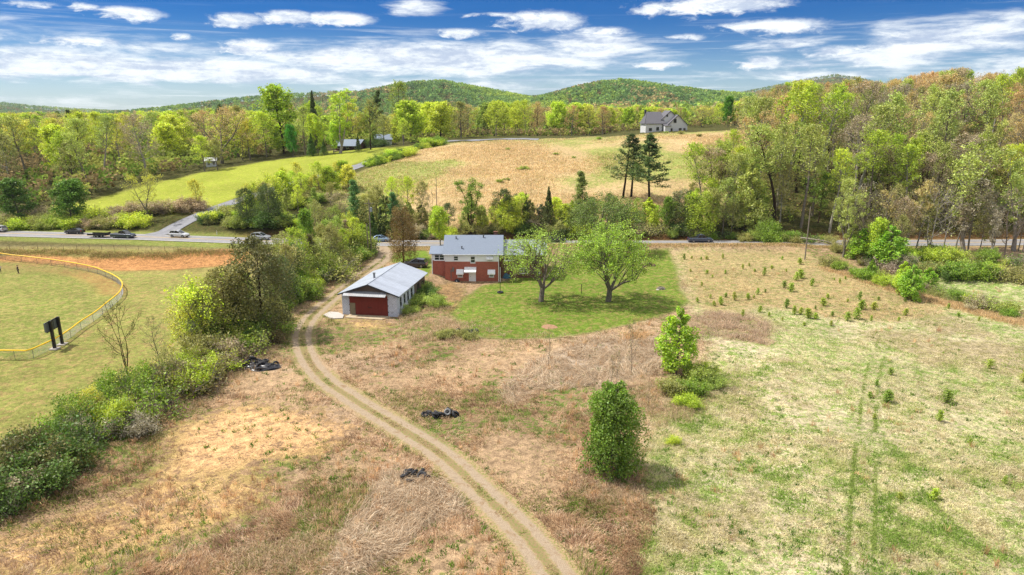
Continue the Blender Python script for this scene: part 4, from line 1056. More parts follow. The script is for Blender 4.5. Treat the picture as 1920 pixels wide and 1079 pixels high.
# bank along the far side of the road, middle and right
shrubs(row((600,440),(860,446),20,6,14) + row((860,436),(1300,440),34,7,15), ['lime','mid','olive','fresh','deep','brown'], 'far roadside', (1.5,3.6), .6, ('bush','bush','bush','twiggy'), seed=13)
for a in ((905,432,388,'lime','young'),(930,430,372,'olive','airy'),(950,434,364,'lime','young'),(968,432,380,'fresh','young'),(1010,430,382,'brown','bare'),(1072,428,376,'fresh','young'),(1140,420,360,'olive','airy'),(1190,418,378,'deep','cedar'),(1270,425,362,'grey','bare'),(1285,432,350,'grey','bare'),(1225,430,392,'fresh','young'),(1305,440,366,'mid','airy'),(1330,442,350,'olive','airy'),(1355,440,330,'sage','airy'),(1370,445,372,'olive','airy'),(1330,420,330,'lime','airy'),(1345,400,300,'olive','airy'),(1300,400,340,'olive','airy'),(1375,390,270,'lime','airy'),(1205,412,372,'brown','bare')):
    T(a[4],a[0],a[1],a[2],a[3],None,group='far roadside')
shrubs(row((1290,446),(1560,456),22,6,16), ['olive','mid','bud','deep','green'], 'far roadside', (1.5,3.2), .5, ('bush','bush','twiggy'), seed=15)
T('bush',1442,456,412,'green','vivid green pointed shrub at the roadside below the pale conical tree',var=0,wide=.8)
# dark knots of scrub on the hill field
shrubs([(955,281),(1043,290),(1075,296),(980,318),(1122,262),(1250,251),(1262,250),(1275,251),(935,342),(950,338),(1312,256),(1350,268)], ['mid','olive','mid'], 'hill field', (.6,1.3), .2, seed=17, wide=(1.3,2.0))
# meadow saplings
SAP = [(120,235),(160,230),(210,235),(240,235),(325,230),(640,235),(735,260),(585,285),(430,285),(495,300),(465,270),(240,310),(270,330),(340,310),(155,300),(215,375),(660,300),(545,320),(715,345),(740,335),(795,375),(650,385),(685,405),(550,410),(510,420),(385,450),(340,435),(460,445),(490,440),(190,460),(260,440),(660,490),(880,440),(945,360),(985,460),(815,500),(860,480),(705,525),(735,525),(905,535),(780,545),(815,550),(755,585),(900,585),(985,560),(1035,550),(1030,510),(1060,500),(1050,450),(1110,560),(1125,500),(1150,450),(1290,530),(1255,560),(430,540),(570,535),(640,560),(520,515),(280,480),(315,475),(1320,450),(1520,495),(915,345),(975,340),(1290,460),(1575,540),(1680,560)]
rg = random.Random(9)
SPX = [(1240 + a / 2.824, 400 + b / 2.824 + 4) for a, b in SAP] + [(1340 + a / 2.079, 560 + b / 2.079 + 4) for a, b in [(685,290),(630,335),(605,380),(670,395),(620,460),(905,400),(875,470),(1070,265),(995,565),(1130,715),(850,775),(725,775),(1205,320)]]
for px, py in SPX:
    p = P(px, py); tree('sapling', p[0], p[1], rg.choice([.8, 1., 1.2, 1.5, 1.8]) * rg.uniform(.85, 1.1), rg.choice([(142,162,58),(154,170,62),(122,144,54),(160,168,70)]), None, 'meadow saplings', wide=rg.uniform(.9, 1.4))

# ------------------------------------------------------------------ countless far woods: one mesh of leaf clumps per stretch
def far_woods(name, pts, size, cols, wts, seed, quads=26):
    rg = np.random.default_rng(seed); n = len(pts); pts = np.asarray(pts)
    q = quads
    Hh = size * rg.uniform(.8, 1.35, n); Rr = Hh * rg.uniform(.30, .44, n)
    a = rg.normal(0, 1, (n, q, 3)); a /= np.linalg.norm(a, axis=2)[:, :, None]; a *= rg.uniform(.55, 1., (n, q, 1))
    pos = pts[:, None, :] + np.stack([a[..., 0] * Rr[:, None], a[..., 1] * Rr[:, None], Hh[:, None] * .62 + a[..., 2] * Hh[:, None] * .40], -1)
    V, F, _ = leaf_quads(pos.reshape(-1, 3), float(size) * .24, rg, None, .2, .8)
    fq = fbm(pts[:, 0], pts[:, 1], size * 9, seed, 3) + rg.normal(0, .10, n); rk = np.argsort(np.argsort(fq)) / max(1, n)
    ci = np.minimum(np.searchsorted(np.cumsum(np.array(wts) / sum(wts)), rk), len(cols) - 1)
    cc = np.array([C(*c, KLEAF)[:3] for c in cols])[ci] * rg.uniform(.86, 1.14, (n, 1))
    cq = np.repeat(cc, q, 0) * rg.uniform(.84, 1.16, (n * q, 1))
    me = npmesh(name, V, F, False, {'col': np.repeat(np.column_stack([cq, np.ones(len(cq))]), 4, 0)})
    return tag(link(name, me, None, FARLEAF), kind='stuff')
m, t = mat('far_leaves')
a = t.new('ShaderNodeAttribute', attribute_name='col')
x = t.new('ShaderNodeMixShader', {0: .3, 1: t.new('ShaderNodeBsdfDiffuse', {'Color': a.outputs['Color']}), 2: t.new('ShaderNodeBsdfTranslucent', {'Color': a.outputs['Color']})})
out(t, x); FARLEAF = m
FC = [(154,170,74),(138,158,74),(120,146,76),(104,132,78),(88,112,70),(140,134,92),(168,150,104),(182,164,108)]
rgn = np.random.default_rng(77)
def on_hill(i, n, seed):
    aa, rr, Zh, dist = HILLS[i]; rg = np.random.default_rng(seed)
    u = rg.uniform(0, len(aa)-1.01, n); v = rg.uniform(0, (len(rr)-1) * .62, n); iu = u.astype(int); iv = v.astype(int); fu = u-iu; fv = v-iv
    z = Zh[iv, iu]*(1-fu)*(1-fv) + Zh[iv, iu+1]*fu*(1-fv) + Zh[iv+1, iu]*(1-fu)*fv + Zh[iv+1, iu+1]*fu*fv
    A_ = aa[iu] + (aa[1]-aa[0])*fu; R_ = rr[iv] + (rr[1]-rr[0])*fv
    return np.column_stack([R_*np.sin(A_), R_*np.cos(A_), z])
far_woods('woods', on_hill(0, 4200, 1), 13, FC, (1,3,5,5,2,1.5,1.5,.6), 1)
far_woods('woods', on_hill(1, 4200, 2), 13, FC, (1,3,5,5,2,1.5,1.5,.6), 2)
far_woods('woods', on_hill(2, 4200, 3), 13, FC, (.5,2,4,5,3,1.5,1,.4), 3)
far_woods('woods', on_hill(3, 5200, 4), 15, FC, (.2,1,2,3,4,2,1,.3), 4, 16)
far_woods('woods', on_hill(4, 3400, 5), 15, FC, (.2,1,2,3,4,1,.5,.2), 5, 16)
def belt(d0, d1, n, a0, a1, seed):
    rg = np.random.default_rng(seed); d = np.sqrt(rg.uniform(d0**2, d1**2, n)); a = np.radians(rg.uniform(a0, a1, n))
    x, y = d*np.sin(a), d*np.cos(a); return np.column_stack([x, y, h(x, y)])
b1 = belt(470, 760, 2600, -42, 41, 6); b1 = b1[~((b1[:, 0] > -40) & (b1[:, 1] < 475)) & (poly_sd(b1[:, 0], b1[:, 1], np.array([p[:2] for p in LW])) < 0)]
far_woods('woods', b1, 13, FC, (5,5,3,2,1,2,3,2.5), 6, 30)
far_woods('woods', belt(760, 1250, 3200, -42, 41, 7), 13, FC, (4,5,4,2,1,1.5,2.5,1.5), 7, 22)
# ------------------------------------------------------------------ materials for built things
def block_mat(name, c1, c2, mortar, bw, bh, ms, bump=.4, dirt=None):
    m, t = mat(name)
    tc = t.new('ShaderNodeTexCoord'); v = tc.outputs['Object']
    sp = t.new('ShaderNodeSeparateXYZ', {0: v})
    uv = t.new('ShaderNodeCombineXYZ', {0: t.math('ADD', sp.outputs[0], sp.outputs[1]), 1: sp.outputs[2], 2: 0.})
    b = t.new('ShaderNodeTexBrick', {'Vector': uv.outputs[0], 'Color1': c1, 'Color2': c2, 'Mortar': mortar, 'Scale': 1., 'Mortar Size': ms, 'Brick Width': bw, 'Row Height': bh, 'Bias': 0.})
    n = t.noise(v, .9, 6, .65); n2 = t.noise(v, 7, 4, .6)
    k = t.rng(t.math('MULTIPLY_ADD', n, .6, t.math('MULTIPLY', n2, .4)), .3, .7, .72, 1.22, False)
    c = t.mix(1., b.outputs['Color'], t.new('ShaderNodeCombineColor', {0: k, 1: k, 2: k}).outputs[0], 'MULTIPLY')
    if dirt: c = t.mix(t.rng(n, .52, .7, 0, dirt[1]), c, dirt[0])
    bp = t.new('ShaderNodeBump', {'Height': t.math('MULTIPLY_ADD', b.outputs['Fac'], -1., t.math('MULTIPLY', n2, .4)), 'Strength': bump, 'Distance': .02})
    out(t, t.new('ShaderNodeBsdfPrincipled', {'Base Color': c, 'Roughness': .9, 'Specular IOR Level': .2, 'Normal': bp})); return m
def roof_metal(name, base, axis, rib=.45, rough=.42, rust=None, metal=.35):
    """corrugated or seamed sheets: ridges run down the slope, streaked by weather"""
    m, t = mat(name)
    tc = t.new('ShaderNodeTexCoord'); v = tc.outputs['Object']; sp = t.new('ShaderNodeSeparateXYZ', {0: v})
    q = sp.outputs[axis]
    w_ = t.math('FRACT', t.math('DIVIDE', q, rib)); seam = t.rng(t.math('ABSOLUTE', t.math('SUBTRACT', w_, .5)), .40, .48)
    sheet = t.new('ShaderNodeTexWhiteNoise', {'W': t.math('FLOOR', t.math('DIVIDE', q, rib * 2))}, noise_dimensions='1D')
    sc_ = [1.2, 1.2, 1.2]; sc_[axis] = 7
    mp = t.new('ShaderNodeMapping', {'Vector': v, 'Scale': tuple(sc_)})
    n = t.noise(mp.outputs[0], .8, 6, .65); n2 = t.noise(v, .7, 5, .6)
    k = t.math('ADD', t.rng(n, .3, .7, .78, 1.16, False), t.math('MULTIPLY_ADD', sheet.outputs['Value'], .16, -.08))
    c = t.mix(1., base, t.new('ShaderNodeCombineColor', {0: k, 1: k, 2: k}).outputs[0], 'MULTIPLY')
    c = t.mix(t.math('MULTIPLY', seam, .35), c, (.12, .12, .13, 1))
    if rust: c = t.mix(t.rng(n2, .55, .72, 0, rust[1]), c, rust[0])
    bp = t.new('ShaderNodeBump', {'Height': t.math('MULTIPLY_ADD', seam, 1., t.math('MULTIPLY', n, .3)), 'Strength': .5, 'Distance': .03})
    out(t, t.new('ShaderNodeBsdfPrincipled', {'Base Color': c, 'Roughness': rough, 'Metallic': metal, 'Normal': bp})); return m
BLOCK = block_mat('concrete_block', C(224,230,242,.85), C(208,214,228,.85), C(166,168,174), .42, .21, .012, .4, (C(120,116,112), .5))
BRICK = block_mat('brick', C(206,114,94,.8), C(180,98,80,.8), C(176,134,118), .24, .085, .008, .3, (C(150,80,66), .5))
BRICK2 = block_mat('brown_brick', C(138,92,74), C(118,80,66), C(140,118,104), .24, .085, .008, .3)
GALV = roof_metal('galvanised_roof', C(200,208,222), 1, .62, .40, None, .12)
SHEET = roof_metal('weathered_sheet', C(178,180,184), 0, .3, .5, (C(150,110,84), .4), .1)
SHINGLE = simple('grey_shingle', C(146,158,176), .8, 0, .16, 2.2, .3, (C(112,118,130), .4), (1, 3, 3), .4)
WINGROOF = roof_metal('wing_roof', C(156,166,178), 0, .5, .45, (C(130,140,140), .5), .1)
WHITE = simple('white_paint', (.84, .84, .84, 1), .55, 0, .07, 2., .4, (C(196,192,186), .35))
SIDING = simple('white_siding', (.86, .87, .88, 1), .55, 0, .06, 1.4, .4, (C(200,200,198), .3), (.4, .4, 9), .25)
WINDOWG = simple('window_glass', (.022, .028, .034, 1), .08, 0, .2, 1., .8)
DARK = simple('dark_opening', (.012, .011, .010, 1), .9, 0, .2)
RUST = simple('rusty_door', C(132,54,44,.75), .75, 0, .24, 1.2, .3, (C(112,50,40,.8), .8), (3, 3, .35), .25)
TAN = simple('tan_panel', C(150,138,112), .8, 0, .15)
WOODG = simple('grey_wood', C(128,112,98), .9, 0, .28, 2., .2, (C(92,68,58), .7), (5, 5, .5), .4)
CONC = simple('concrete', C(214,196,166), .9, 0, .14, 1.2, .2, (C(190,158,120), .6), (1, 1, 1), .3)
PALEC = simple('pale_concrete', C(216,208,200), .9, 0, .14, 1.2, .2, (C(180,168,152), .5), (1, 1, 1), .3)
GREYM = simple('grey_metal', C(150,152,156), .45, .6, .12)
BLACKM = simple('black_metal', C(40,38,40), .5, .2, .15)
POLEW = simple('pole_wood', C(156,144,132), .9, 0, .25, 2.5, .2, (C(82,70,62), .6), (6, 6, .4), .4)
YELLOW = simple('yellow_cap', C(255,206,10,.85), .5, 0, .08)
RUBBER = simple('black_rubber', C(44,44,48), .7, 0, .3, 4., .4, (C(92,90,90), .4))
PLASTIC = simple('black_plastic', C(36,37,46), .32, 0, .3, 3., .6)
STONE = simple('stone', C(150,142,128), .95, 0, .25, 3., .2, (C(104,100,86), .6), (1, 1, 1), .5)

def window(par, x0, x1, z0, z1, y=-.0, panes=1, name='window', frame=None, sub=None):
    """framed window on a wall facing -y at plane y"""
    f = MB(); w_ = .09
    f.box(x0, x1, y-.06, y-.004, z1-w_, z1).box(x0, x1, y-.06, y-.004, z0, z0+w_).box(x0, x0+w_, y-.06, y-.004, z0+w_, z1-w_).box(x1-w_, x1, y-.06, y-.004, z0+w_, z1-w_)
    for i in range(1, panes):
        xm = x0 + (x1-x0) * i / panes; f.box(xm-.045, xm+.045, y-.055, y-.004, z0+w_, z1-w_)
    f.box(x0+w_, x1-w_, y-.045, y-.004, (z0+z1)/2-.03, (z0+z1)/2+.03)
    wo = f.build(name, frame or WHITE, par)
    MB().box(x0+w_, x1-w_, y-.025, y-.003, z0+w_, z1-w_).build('pane', WINDOWG, wo)
    MB().box(x0-.06, x1+.06, y-.11, y-.004, z0-.07, z0-.003).build('sill', frame or WHITE, wo)
    return wo
def awning(par, x0, x1, zt, zb, out_, y=0., m=None):
    a = MB(); n = max(4, int((x1-x0)/.3))
    a.slab((x0, y-out_, zb), (x1, y-out_, zb), (x1, y-.003, zt), (x0, y-.003, zt), .035)
    a.add([(x0, y-out_, zb-.036), (x0, y-.003, zt-.036), (x0, y-.003, zb-.036)], [(0,1,2)]).add([(x1, y-out_, zb-.036), (x1, y-.003, zt-.036), (x1, y-.003, zb-.036)], [(0,2,1)])
    a.box(x0, x1, y-out_-.015, y-out_-.001, zb-.20, zb-.0)
    return a.build('awning', m or WHITE, par)

# ------------------------------------------------------------------ block garage
fp = P(694, 592.5)
G = empty('block_garage', (fp[0], fp[1], 0.02), R(-9.2), 'long grey block garage with rusty red doors and metal roof beside the drive', 'garage')
W2, LG, EZ, RZ = 4.45, 15.0, 3.5, 5.05
g = MB(); th = .25
g.box(-W2, -3.25, 0, th, -.6, EZ).box(2.95, W2, 0, th, -.6, EZ).box(-3.25, 2.95, 0, th, 3.25, EZ)
g.box(-W2, -W2+th, th, LG, -.6, EZ).box(-W2+th, W2-th, LG-th, LG, -.6, EZ)
wins = [(1.3,2.1),(3.2,4.0),(5.0,5.8),(6.9,7.8)]
ys_ = [th] + [v for w_ in wins for v in w_] + [8.8]
for i in range(0, len(ys_), 2): g.box(W2-th, W2, ys_[i], ys_[i+1], -.6, EZ)
for a, b in wins: g.box(W2-th, W2, a, b, -.6, 1.3).box(W2-th, W2, a, b, 2.7, EZ)
g.build('wall', BLOCK, G)
wd_ = MB().box(W2-th, W2+.02, 8.803, 10.4, -.6, EZ).box(W2-th, W2+.02, 11.6, 13.0, -.6, EZ).box(W2-th, W2+.02, 14.3, LG, -.6, EZ).box(W2-th, W2+.02, 10.4, 11.6, 2.6, EZ).box(W2-th, W2+.02, 13.0, 14.3, 2.4, EZ)
tag(wd_.build('wall', WOODG, G), 'weathered brown rear stretch of the side wall')
for a, b in wins:
    f = MB().box(W2-.10, W2+.03, a, a+.08, 1.3, 2.7).box(W2-.10, W2+.03, b-.08, b, 1.3, 2.7).box(W2-.10, W2+.03, a+.08, b-.08, 2.62, 2.7).box(W2-.10, W2+.06, a-.05, b+.05, 1.22, 1.3).box(W2-.1, W2+.02, a+.08, b-.08, 1.95, 2.02)
    f = f.build('window', GREYM, G); MB().box(W2-.08, W2-.05, a+.08, b-.08, 1.3, 2.62).build('pane', WINDOWG, f)
for a, b, z in ((10.4,11.6,2.6),(13.0,14.3,2.4)): MB().box(W2-.16, W2-.10, a, b, -.4, z).build('side_door', DARK, G)
gb = MB().prism([(-W2+.02, EZ+.002), (W2-.02, EZ+.002), (0, RZ-.06)], .03, .2, 'y'); gb.v = [(v[0], v[1], v[2]) for v in gb.v]; gb.build('gable', WOODG, G)
MB().prism([(-W2+.02, EZ+.002), (W2-.02, EZ+.002), (0, RZ-.06)], LG-.2, LG-.03, 'y').build('gable', WOODG, G)
OV = .5
for s in (-1, 1):
    xe = s * (W2 + OV); ze = EZ + .06 - OV * (RZ - EZ) / W2
    r_ = MB().slab((xe, -.45, ze), (xe, LG+.4, ze), (s*.004, LG+.4, RZ+.06), (s*.004, -.45, RZ+.06), .07) if s > 0 else MB().slab((s*.004, -.45, RZ+.06), (s*.004, LG+.4, RZ+.06), (xe, LG+.4, ze), (xe, -.45, ze), .07)
    ro = r_.build('roof', GALV, G)
    MB().slab((xe - s*.005, -.47, ze-.02), (xe - s*.005, -.452, ze-.02), (0, -.452, RZ+.04), (0, -.47, RZ+.04), .2).build('bargeboard', simple('dark_trim', C(70,72,78), .7), ro)
MB().tube([(0, -.46, RZ+.075), (0, LG+.42, RZ+.075)], .07, 6).build('ridge_cap', GALV, G)
d = MB()
for i in range(4):
    x0 = -3.22 + i * 1.535; d.box(x0, x0 + 1.528, -.05, .02, .03, 3.22)
for zz in (1.05, 2.15): d.box(-3.22, 2.92, -.068, -.052, zz, zz+.10)
do = d.build('sliding_door', RUST, G)
MB().box(-.25, .35, -.10, -.07, 1.28, 1.36).box(-.25, -.19, -.10, -.07, 1.36, 1.5).build('handle', BLACKM, do)
pd = MB().box(-3.16, -2.30, -.095, -.054, .05, 1.95).build('side_door', TAN, G)
MB().box(-2.42, -2.36, -.14, -.097, .95, 1.05).build('handle', BLACKM, pd)
aw = MB().slab((-3.9, -1.0, 3.32), (2.9, -1.0, 3.32), (2.9, -.004, 3.86), (-3.9, -.004, 3.86), .05)
for i in range(5): aw.tube([(-3.7+i*1.62, -.95, 3.24), (-3.7+i*1.62, -.01, 3.30)], .035, 4)
aw.build('awning', SHEET, G)
MB().cyl((-.75, 4.6), .16, RZ-.45, RZ+.55, 10).cyl((-.75, 4.6), .22, RZ+.56, RZ+.68, 10).build('flue', GREYM, G)
for s in (-1, 1):
    for zz in (.6, 1.6, 2.6): MB().box((-3.32 if s < 0 else 2.96), (-3.23 if s < 0 else 3.05), -.03, -.002, zz, zz+.16).build('hinge', BLACKM, G)
def pad(name, poly, zt, m):
    mb = MB().prism(poly, -.3, zt, 'z'); return tag(mb.build(name, m, None, bevel=.02), kind='structure')
def gl(x, y): v = G.matrix_basis @ Vector((x, y, 0)); return (v.x, v.y)
bpy.context.view_layer.update()
pad('concrete_apron', [gl(-3.4, -1.7), gl(2.6, -1.9), gl(3.4, -.3), gl(3.3, -.1), gl(-3.3, -.1)], .12, CONC)
pad('concrete_slab', [P(606,592)[:2], P(618,586)[:2], P(634,587)[:2], P(645,592)[:2], P(643,598)[:2], P(622,599)[:2]], .14, PALEC)

# ------------------------------------------------------------------ brick house
Hs = empty('brick_house', (-12.35, 122.7, 0), 0, 'brick and white house with grey roof and basement door, behind the lawn', 'house')
MB().box(0, 9.95, 0, 8.2, -.6, 3.85).build('wall', BRICK, Hs)
sd_ = MB().box(.0, 9.95, .0, 8.2, 3.852, 5.38)
for x in (.004, 9.75): sd_.prism([(.004, 5.383), (8.196, 5.383), (4.1, 7.88)], x, x+.19, 'x')
sd_.build('siding', SIDING, Hs)
ro = MB()
ro.slab((-.35, -.3, 5.26), (10.75, -.3, 5.26), (10.75, 4.1, 8.08), (-.35, 4.1, 8.08), .13)
ro.slab((-.35, 4.103, 8.08), (10.75, 4.103, 8.08), (10.75, 8.5, 5.26), (-.35, 8.5, 5.26), .13)
rf = ro.build('roof', SHINGLE, Hs)
for (x, y) in ((1.9, 3.2), (7.0, 3.5), (3.1, 1.0)):
    z = 5.26 + (y + .3) * 2.82 / 4.4; MB().cyl((x, y), .09, z-.1, z+.38, 8).cyl((x, y), .15, z+.385, z+.45, 8).build('vent', BLACKM, rf)
MB().box(8.9, 9.6, 4.6, 5.2, 7.2, 8.5).box(8.84, 9.66, 4.54, 5.26, 8.503, 8.6).build('chimney', BRICK2, rf)
MB().box(-.35, 10.75, -.40, -.305, 5.14, 5.24).build('gutter', WHITE, Hs)
for x, zt in ((9.83, 5.13), (.1, 5.13)):
    MB().box(x, x+.10, -.12, -.02, .1 if x > 5 else 3.95, zt).build('downspout', WHITE, Hs)
# left sunroom
MB().box(-2.45, -.003, .8, 6.2, -.2, 3.9).build('wall', BRICK, Hs)
MB().box(-2.45, -.003, .8, 6.2, 3.903, 5.24).build('siding', SIDING, Hs)
MB().slab((-2.95, .5, 5.2), (-.02, .5, 5.2), (-.02, 3.5, 6.15), (-2.95, 3.5, 6.15), .11).slab((-2.95, 3.503, 6.15), (-.02, 3.503, 6.15), (-.02, 6.65, 5.2), (-2.95, 6.65, 5.2), .11).build('roof', SHINGLE, Hs)
window(Hs, -2.0, -.15, 3.92, 5.0, .8, 2)
MB().box(-2.5, -2.36, .66, .79, 1.2, 4.95).build('downspout', WHITE, Hs)
# right wing
MB().box(9.96, 18.3, 1.1, 7.6, -.6, 5.02).build('wall', BRICK2, Hs)
MB().slab((9.97, .6, 4.98), (18.9, .6, 4.98), (18.9, 4.35, 7.15), (9.97, 4.35, 7.15), .12).slab((9.97, 4.353, 7.15), (18.9, 4.353, 7.15), (18.9, 8.1, 4.98), (9.97, 8.1, 4.98), .12).build('roof', WINGROOF, Hs)
MB().prism([(1.2, 5.03), (7.5, 5.03), (4.35, 6.98)], 18.1, 18.3, 'x').build('gable', SIDING, Hs)
window(Hs, 1.6, 2.5, 4.02, 4.9); window(Hs, 4.7, 5.6, 3.6, 4.85); window(Hs, 7.75, 8.75, 4.0, 4.75)
awning(Hs, 7.65, 8.9, 4.92, 4.45, .5)
window(Hs, 10.9, 12.5, 3.8, 4.92, 1.1, 2); window(Hs, 15.6, 16.8, 3.85, 4.92, 1.1, 2); window(Hs, 13.8, 15.3, 1.35, 2.4, 1.1, 2); window(Hs, 16.9, 17.6, 1.35, 2.4, 1.1, 1)
awning(Hs, 2.1, 3.45, 2.42, 1.75, .75); window(Hs, 2.3, 3.25, .95, 1.7)
awning(Hs, 3.6, 5.75, 2.85, 2.2, 1.25); awning(Hs, 7.85, 9.25, 2.35, 1.75, .75); window(Hs, 8.1, 9.0, .95, 1.65)
dr = MB().box(4.45, 5.6, -.05, -.003, .02, 2.08).box(4.38, 4.449, -.07, -.003, 0, 2.15).box(5.601, 5.67, -.07, -.003, 0, 2.15)
dr = dr.build('door', WHITE, Hs); MB().box(4.6, 4.68, -.11, -.052, 1.0, 1.1).build('handle', BLACKM, dr)
MB().box(1.35, 1.65, -.16, -.003, 2.0, 2.75).tube([(1.1, -.06, 1.9), (1.1, -.06, .6)], .06, 6).box(1.02, 1.2, -.12, -.003, 1.9, 2.3).build('meter_box', GREYM, Hs)

# ------------------------------------------------------------------ hilltop house and houses among trees
GREYR = simple('dark_shingle', C(122,120,126), .85, 0, .14, 1.6, .2, None, (1, 3, 3), .3)
BOARD = simple('white_board', C(246,246,246), .6, 0, .05, 1.2, .3, None, (9, 9, .3), .2)
TRIM = simple('dark_trim', C(70,72,78), .7)
def gable_front(par, x0, x1, y0, y1, z0, ze, zr, ov=.4, wall=BOARD, roofm=GREYR, name='wall'):
    MB().box(x0, x1, y0, y1, z0, ze).prism([(x0, ze+.002), (x1, ze+.002), ((x0+x1)/2, zr)], y0, y1, 'y').build(name, wall, par)
    xm = (x0+x1)/2; k = (zr-ze)/(xm-x0)
    r_ = MB()
    r_.slab((x0-ov, y0-ov, ze-ov*k+.12), (xm, y0-ov, zr+.12), (xm, y1+ov, zr+.12), (x0-ov, y1+ov, ze-ov*k+.12), .11)
    r_.slab((xm+.003, y0-ov, zr+.12), (x1+ov, y0-ov, ze-ov*k+.12), (x1+ov, y1+ov, ze-ov*k+.12), (xm+.003, y1+ov, zr+.12), .11)
    ro = r_.build('roof', roofm, par)
    f = MB()
    f.slab((x0-ov, y0-ov-.04, ze-ov*k+.13), (x0-ov, y0-ov-.003, ze-ov*k+.13), (xm, y0-ov-.003, zr+.13), (xm, y0-ov-.04, zr+.13), .3)
    f.slab((x1+ov, y0-ov-.003, ze-ov*k+.13), (x1+ov, y0-ov-.04, ze-ov*k+.13), (xm, y0-ov-.04, zr+.13), (xm, y0-ov-.003, zr+.13), .3)
    f.build('bargeboard', TRIM, ro); return ro
hx_, hy_ = at_depth(1250, 298), 298
HH = empty('hilltop_house', (hx_, hy_, hz(hx_, hy_) - .3), R(4), 'white board house with dark gabled roofs alone on the hilltop', 'house')
gable_front(HH, .3, 8.9, 0, 9, -.6, 3.0, 7.0)                       # nearer gable
gable_front(HH, -1.6, 6.0, 3.2, 12, -.6, 5.2, 8.7)                  # taller gable behind it
MB().box(-8.6, -1.63, 2.0, 11, -.6, 3.5).build('wall', BOARD, HH)
MB().slab((-9.1, 1.5, 3.45), (-.3, 1.5, 3.45), (-1.0, 6.5, 8.3), (-7.2, 6.5, 8.3), .14).slab((-7.2, 6.503, 8.3), (-1.0, 6.503, 8.3), (-.9, 11.5, 3.45), (-9.1, 11.5, 3.45), .14).build('roof', GREYR, HH)
MB().slab((-9.15, 2.0, 3.4), (-9.15, 11, 3.4), (-7.3, 6.6, 8.2), (-7.3, 6.45, 8.2), .1).build('roof', GREYR, HH)
MB().box(-1.0, 1.4, -.9, 2.0, -.6, 2.5).build('porch', BOARD, HH)
MB().slab((-1.3, -1.3, 2.6), (1.7, -1.3, 2.6), (1.7, 1.9, 3.3), (-1.3, 1.9, 3.3), .12).build('porch_roof', GREYR, HH)
window(HH, 2.8, 4.0, 3.8, 5.4, 0, 1, frame=TRIM); window(HH, 5.2, 6.4, .2, 1.6, 0, 1, frame=TRIM); window(HH, 7.2, 8.1, .2, 1.6, 0, 1, frame=TRIM); window(HH, 1.6, 2.5, .2, 1.5, 0, 1, frame=TRIM)
window(HH, -7.2, -5.9, .4, 1.6, 2.0, 1, frame=TRIM); window(HH, -4.0, -2.8, .6, 2.0, 2.0, 1, frame=TRIM); window(HH, .5, 1.2, 6.3, 7.3, 3.2, 1, frame=TRIM)
MB().box(-8.0, -7.2, 7.2, 8.0, 6.5, 9.2).build('chimney', TRIM, HH)
def small_house(px, Y, w_, d_, ze, zr, wallm, roofm, rz, label, porch=False):
    x = at_depth(px, Y)
    e = empty('house', (x, Y, hz(x, Y) - .2), rz, label, 'house')
    MB().box(-w_/2, w_/2, 0, d_, -.8, ze).build('wall', wallm, e)
    MB().prism([(.004, ze+.002), (d_-.004, ze+.002), (d_/2, zr-.12)], -w_/2, -w_/2+.2, 'x').prism([(.004, ze+.002), (d_-.004, ze+.002), (d_/2, zr-.12)], w_/2-.2, w_/2, 'x').build('gable', wallm, e)
    o_ = 2.6 if porch else .5
    MB().slab((-w_/2-.5, -o_, ze-.08 - (.5 if porch else 0)), (w_/2+.5, -o_, ze-.08 - (.5 if porch else 0)), (w_/2+.5, d_/2, zr), (-w_/2-.5, d_/2, zr), .14).slab((-w_/2-.5, d_/2+.003, zr), (w_/2+.5, d_/2+.003, zr), (w_/2+.5, d_+.5, ze-.08), (-w_/2-.5, d_+.5, ze-.08), .14).build('roof', roofm, e)
    n = max(2, int(w_/3))
    for i in range(n):
        xa = -w_/2 + (i+.3) * w_/n; window(e, xa, xa+1.1, .9, 2.1, 0, 1)
    if porch:
        for i in range(4): MB().box(-w_/2+.2+i*(w_-.6)/3, -w_/2+.36+i*(w_-.6)/3, -2.4, -2.25, -.6, ze-.62).build('post', WOODG, e)
        MB().box(-w_/2, w_/2, -2.6, -.003, -.7, .05).build('porch_floor', CONC, e)
    return e
small_house(652, 294, 11, 8, 2.6, 4.5, BRICK2, SHINGLE, R(-8), 'low house with grey roof and open porch under trees above the pasture', True)
small_house(716, 316, 9, 8, 3.4, 5.6, BOARD, SHINGLE, R(12), 'white house half hidden by trees right of the porch house')
small_house(396, 268, 3.6, 4, 2.6, 3.7, BOARD, simple('pale_roof', C(214,214,212), .6), R(20), 'small white building in the trees at the pasture edge')
small_house(1578, 296, 8, 7, 4.4, 6.8, BOARD, SHINGLE, R(-15), 'white house glimpsed through the brown trees on the right hillside')

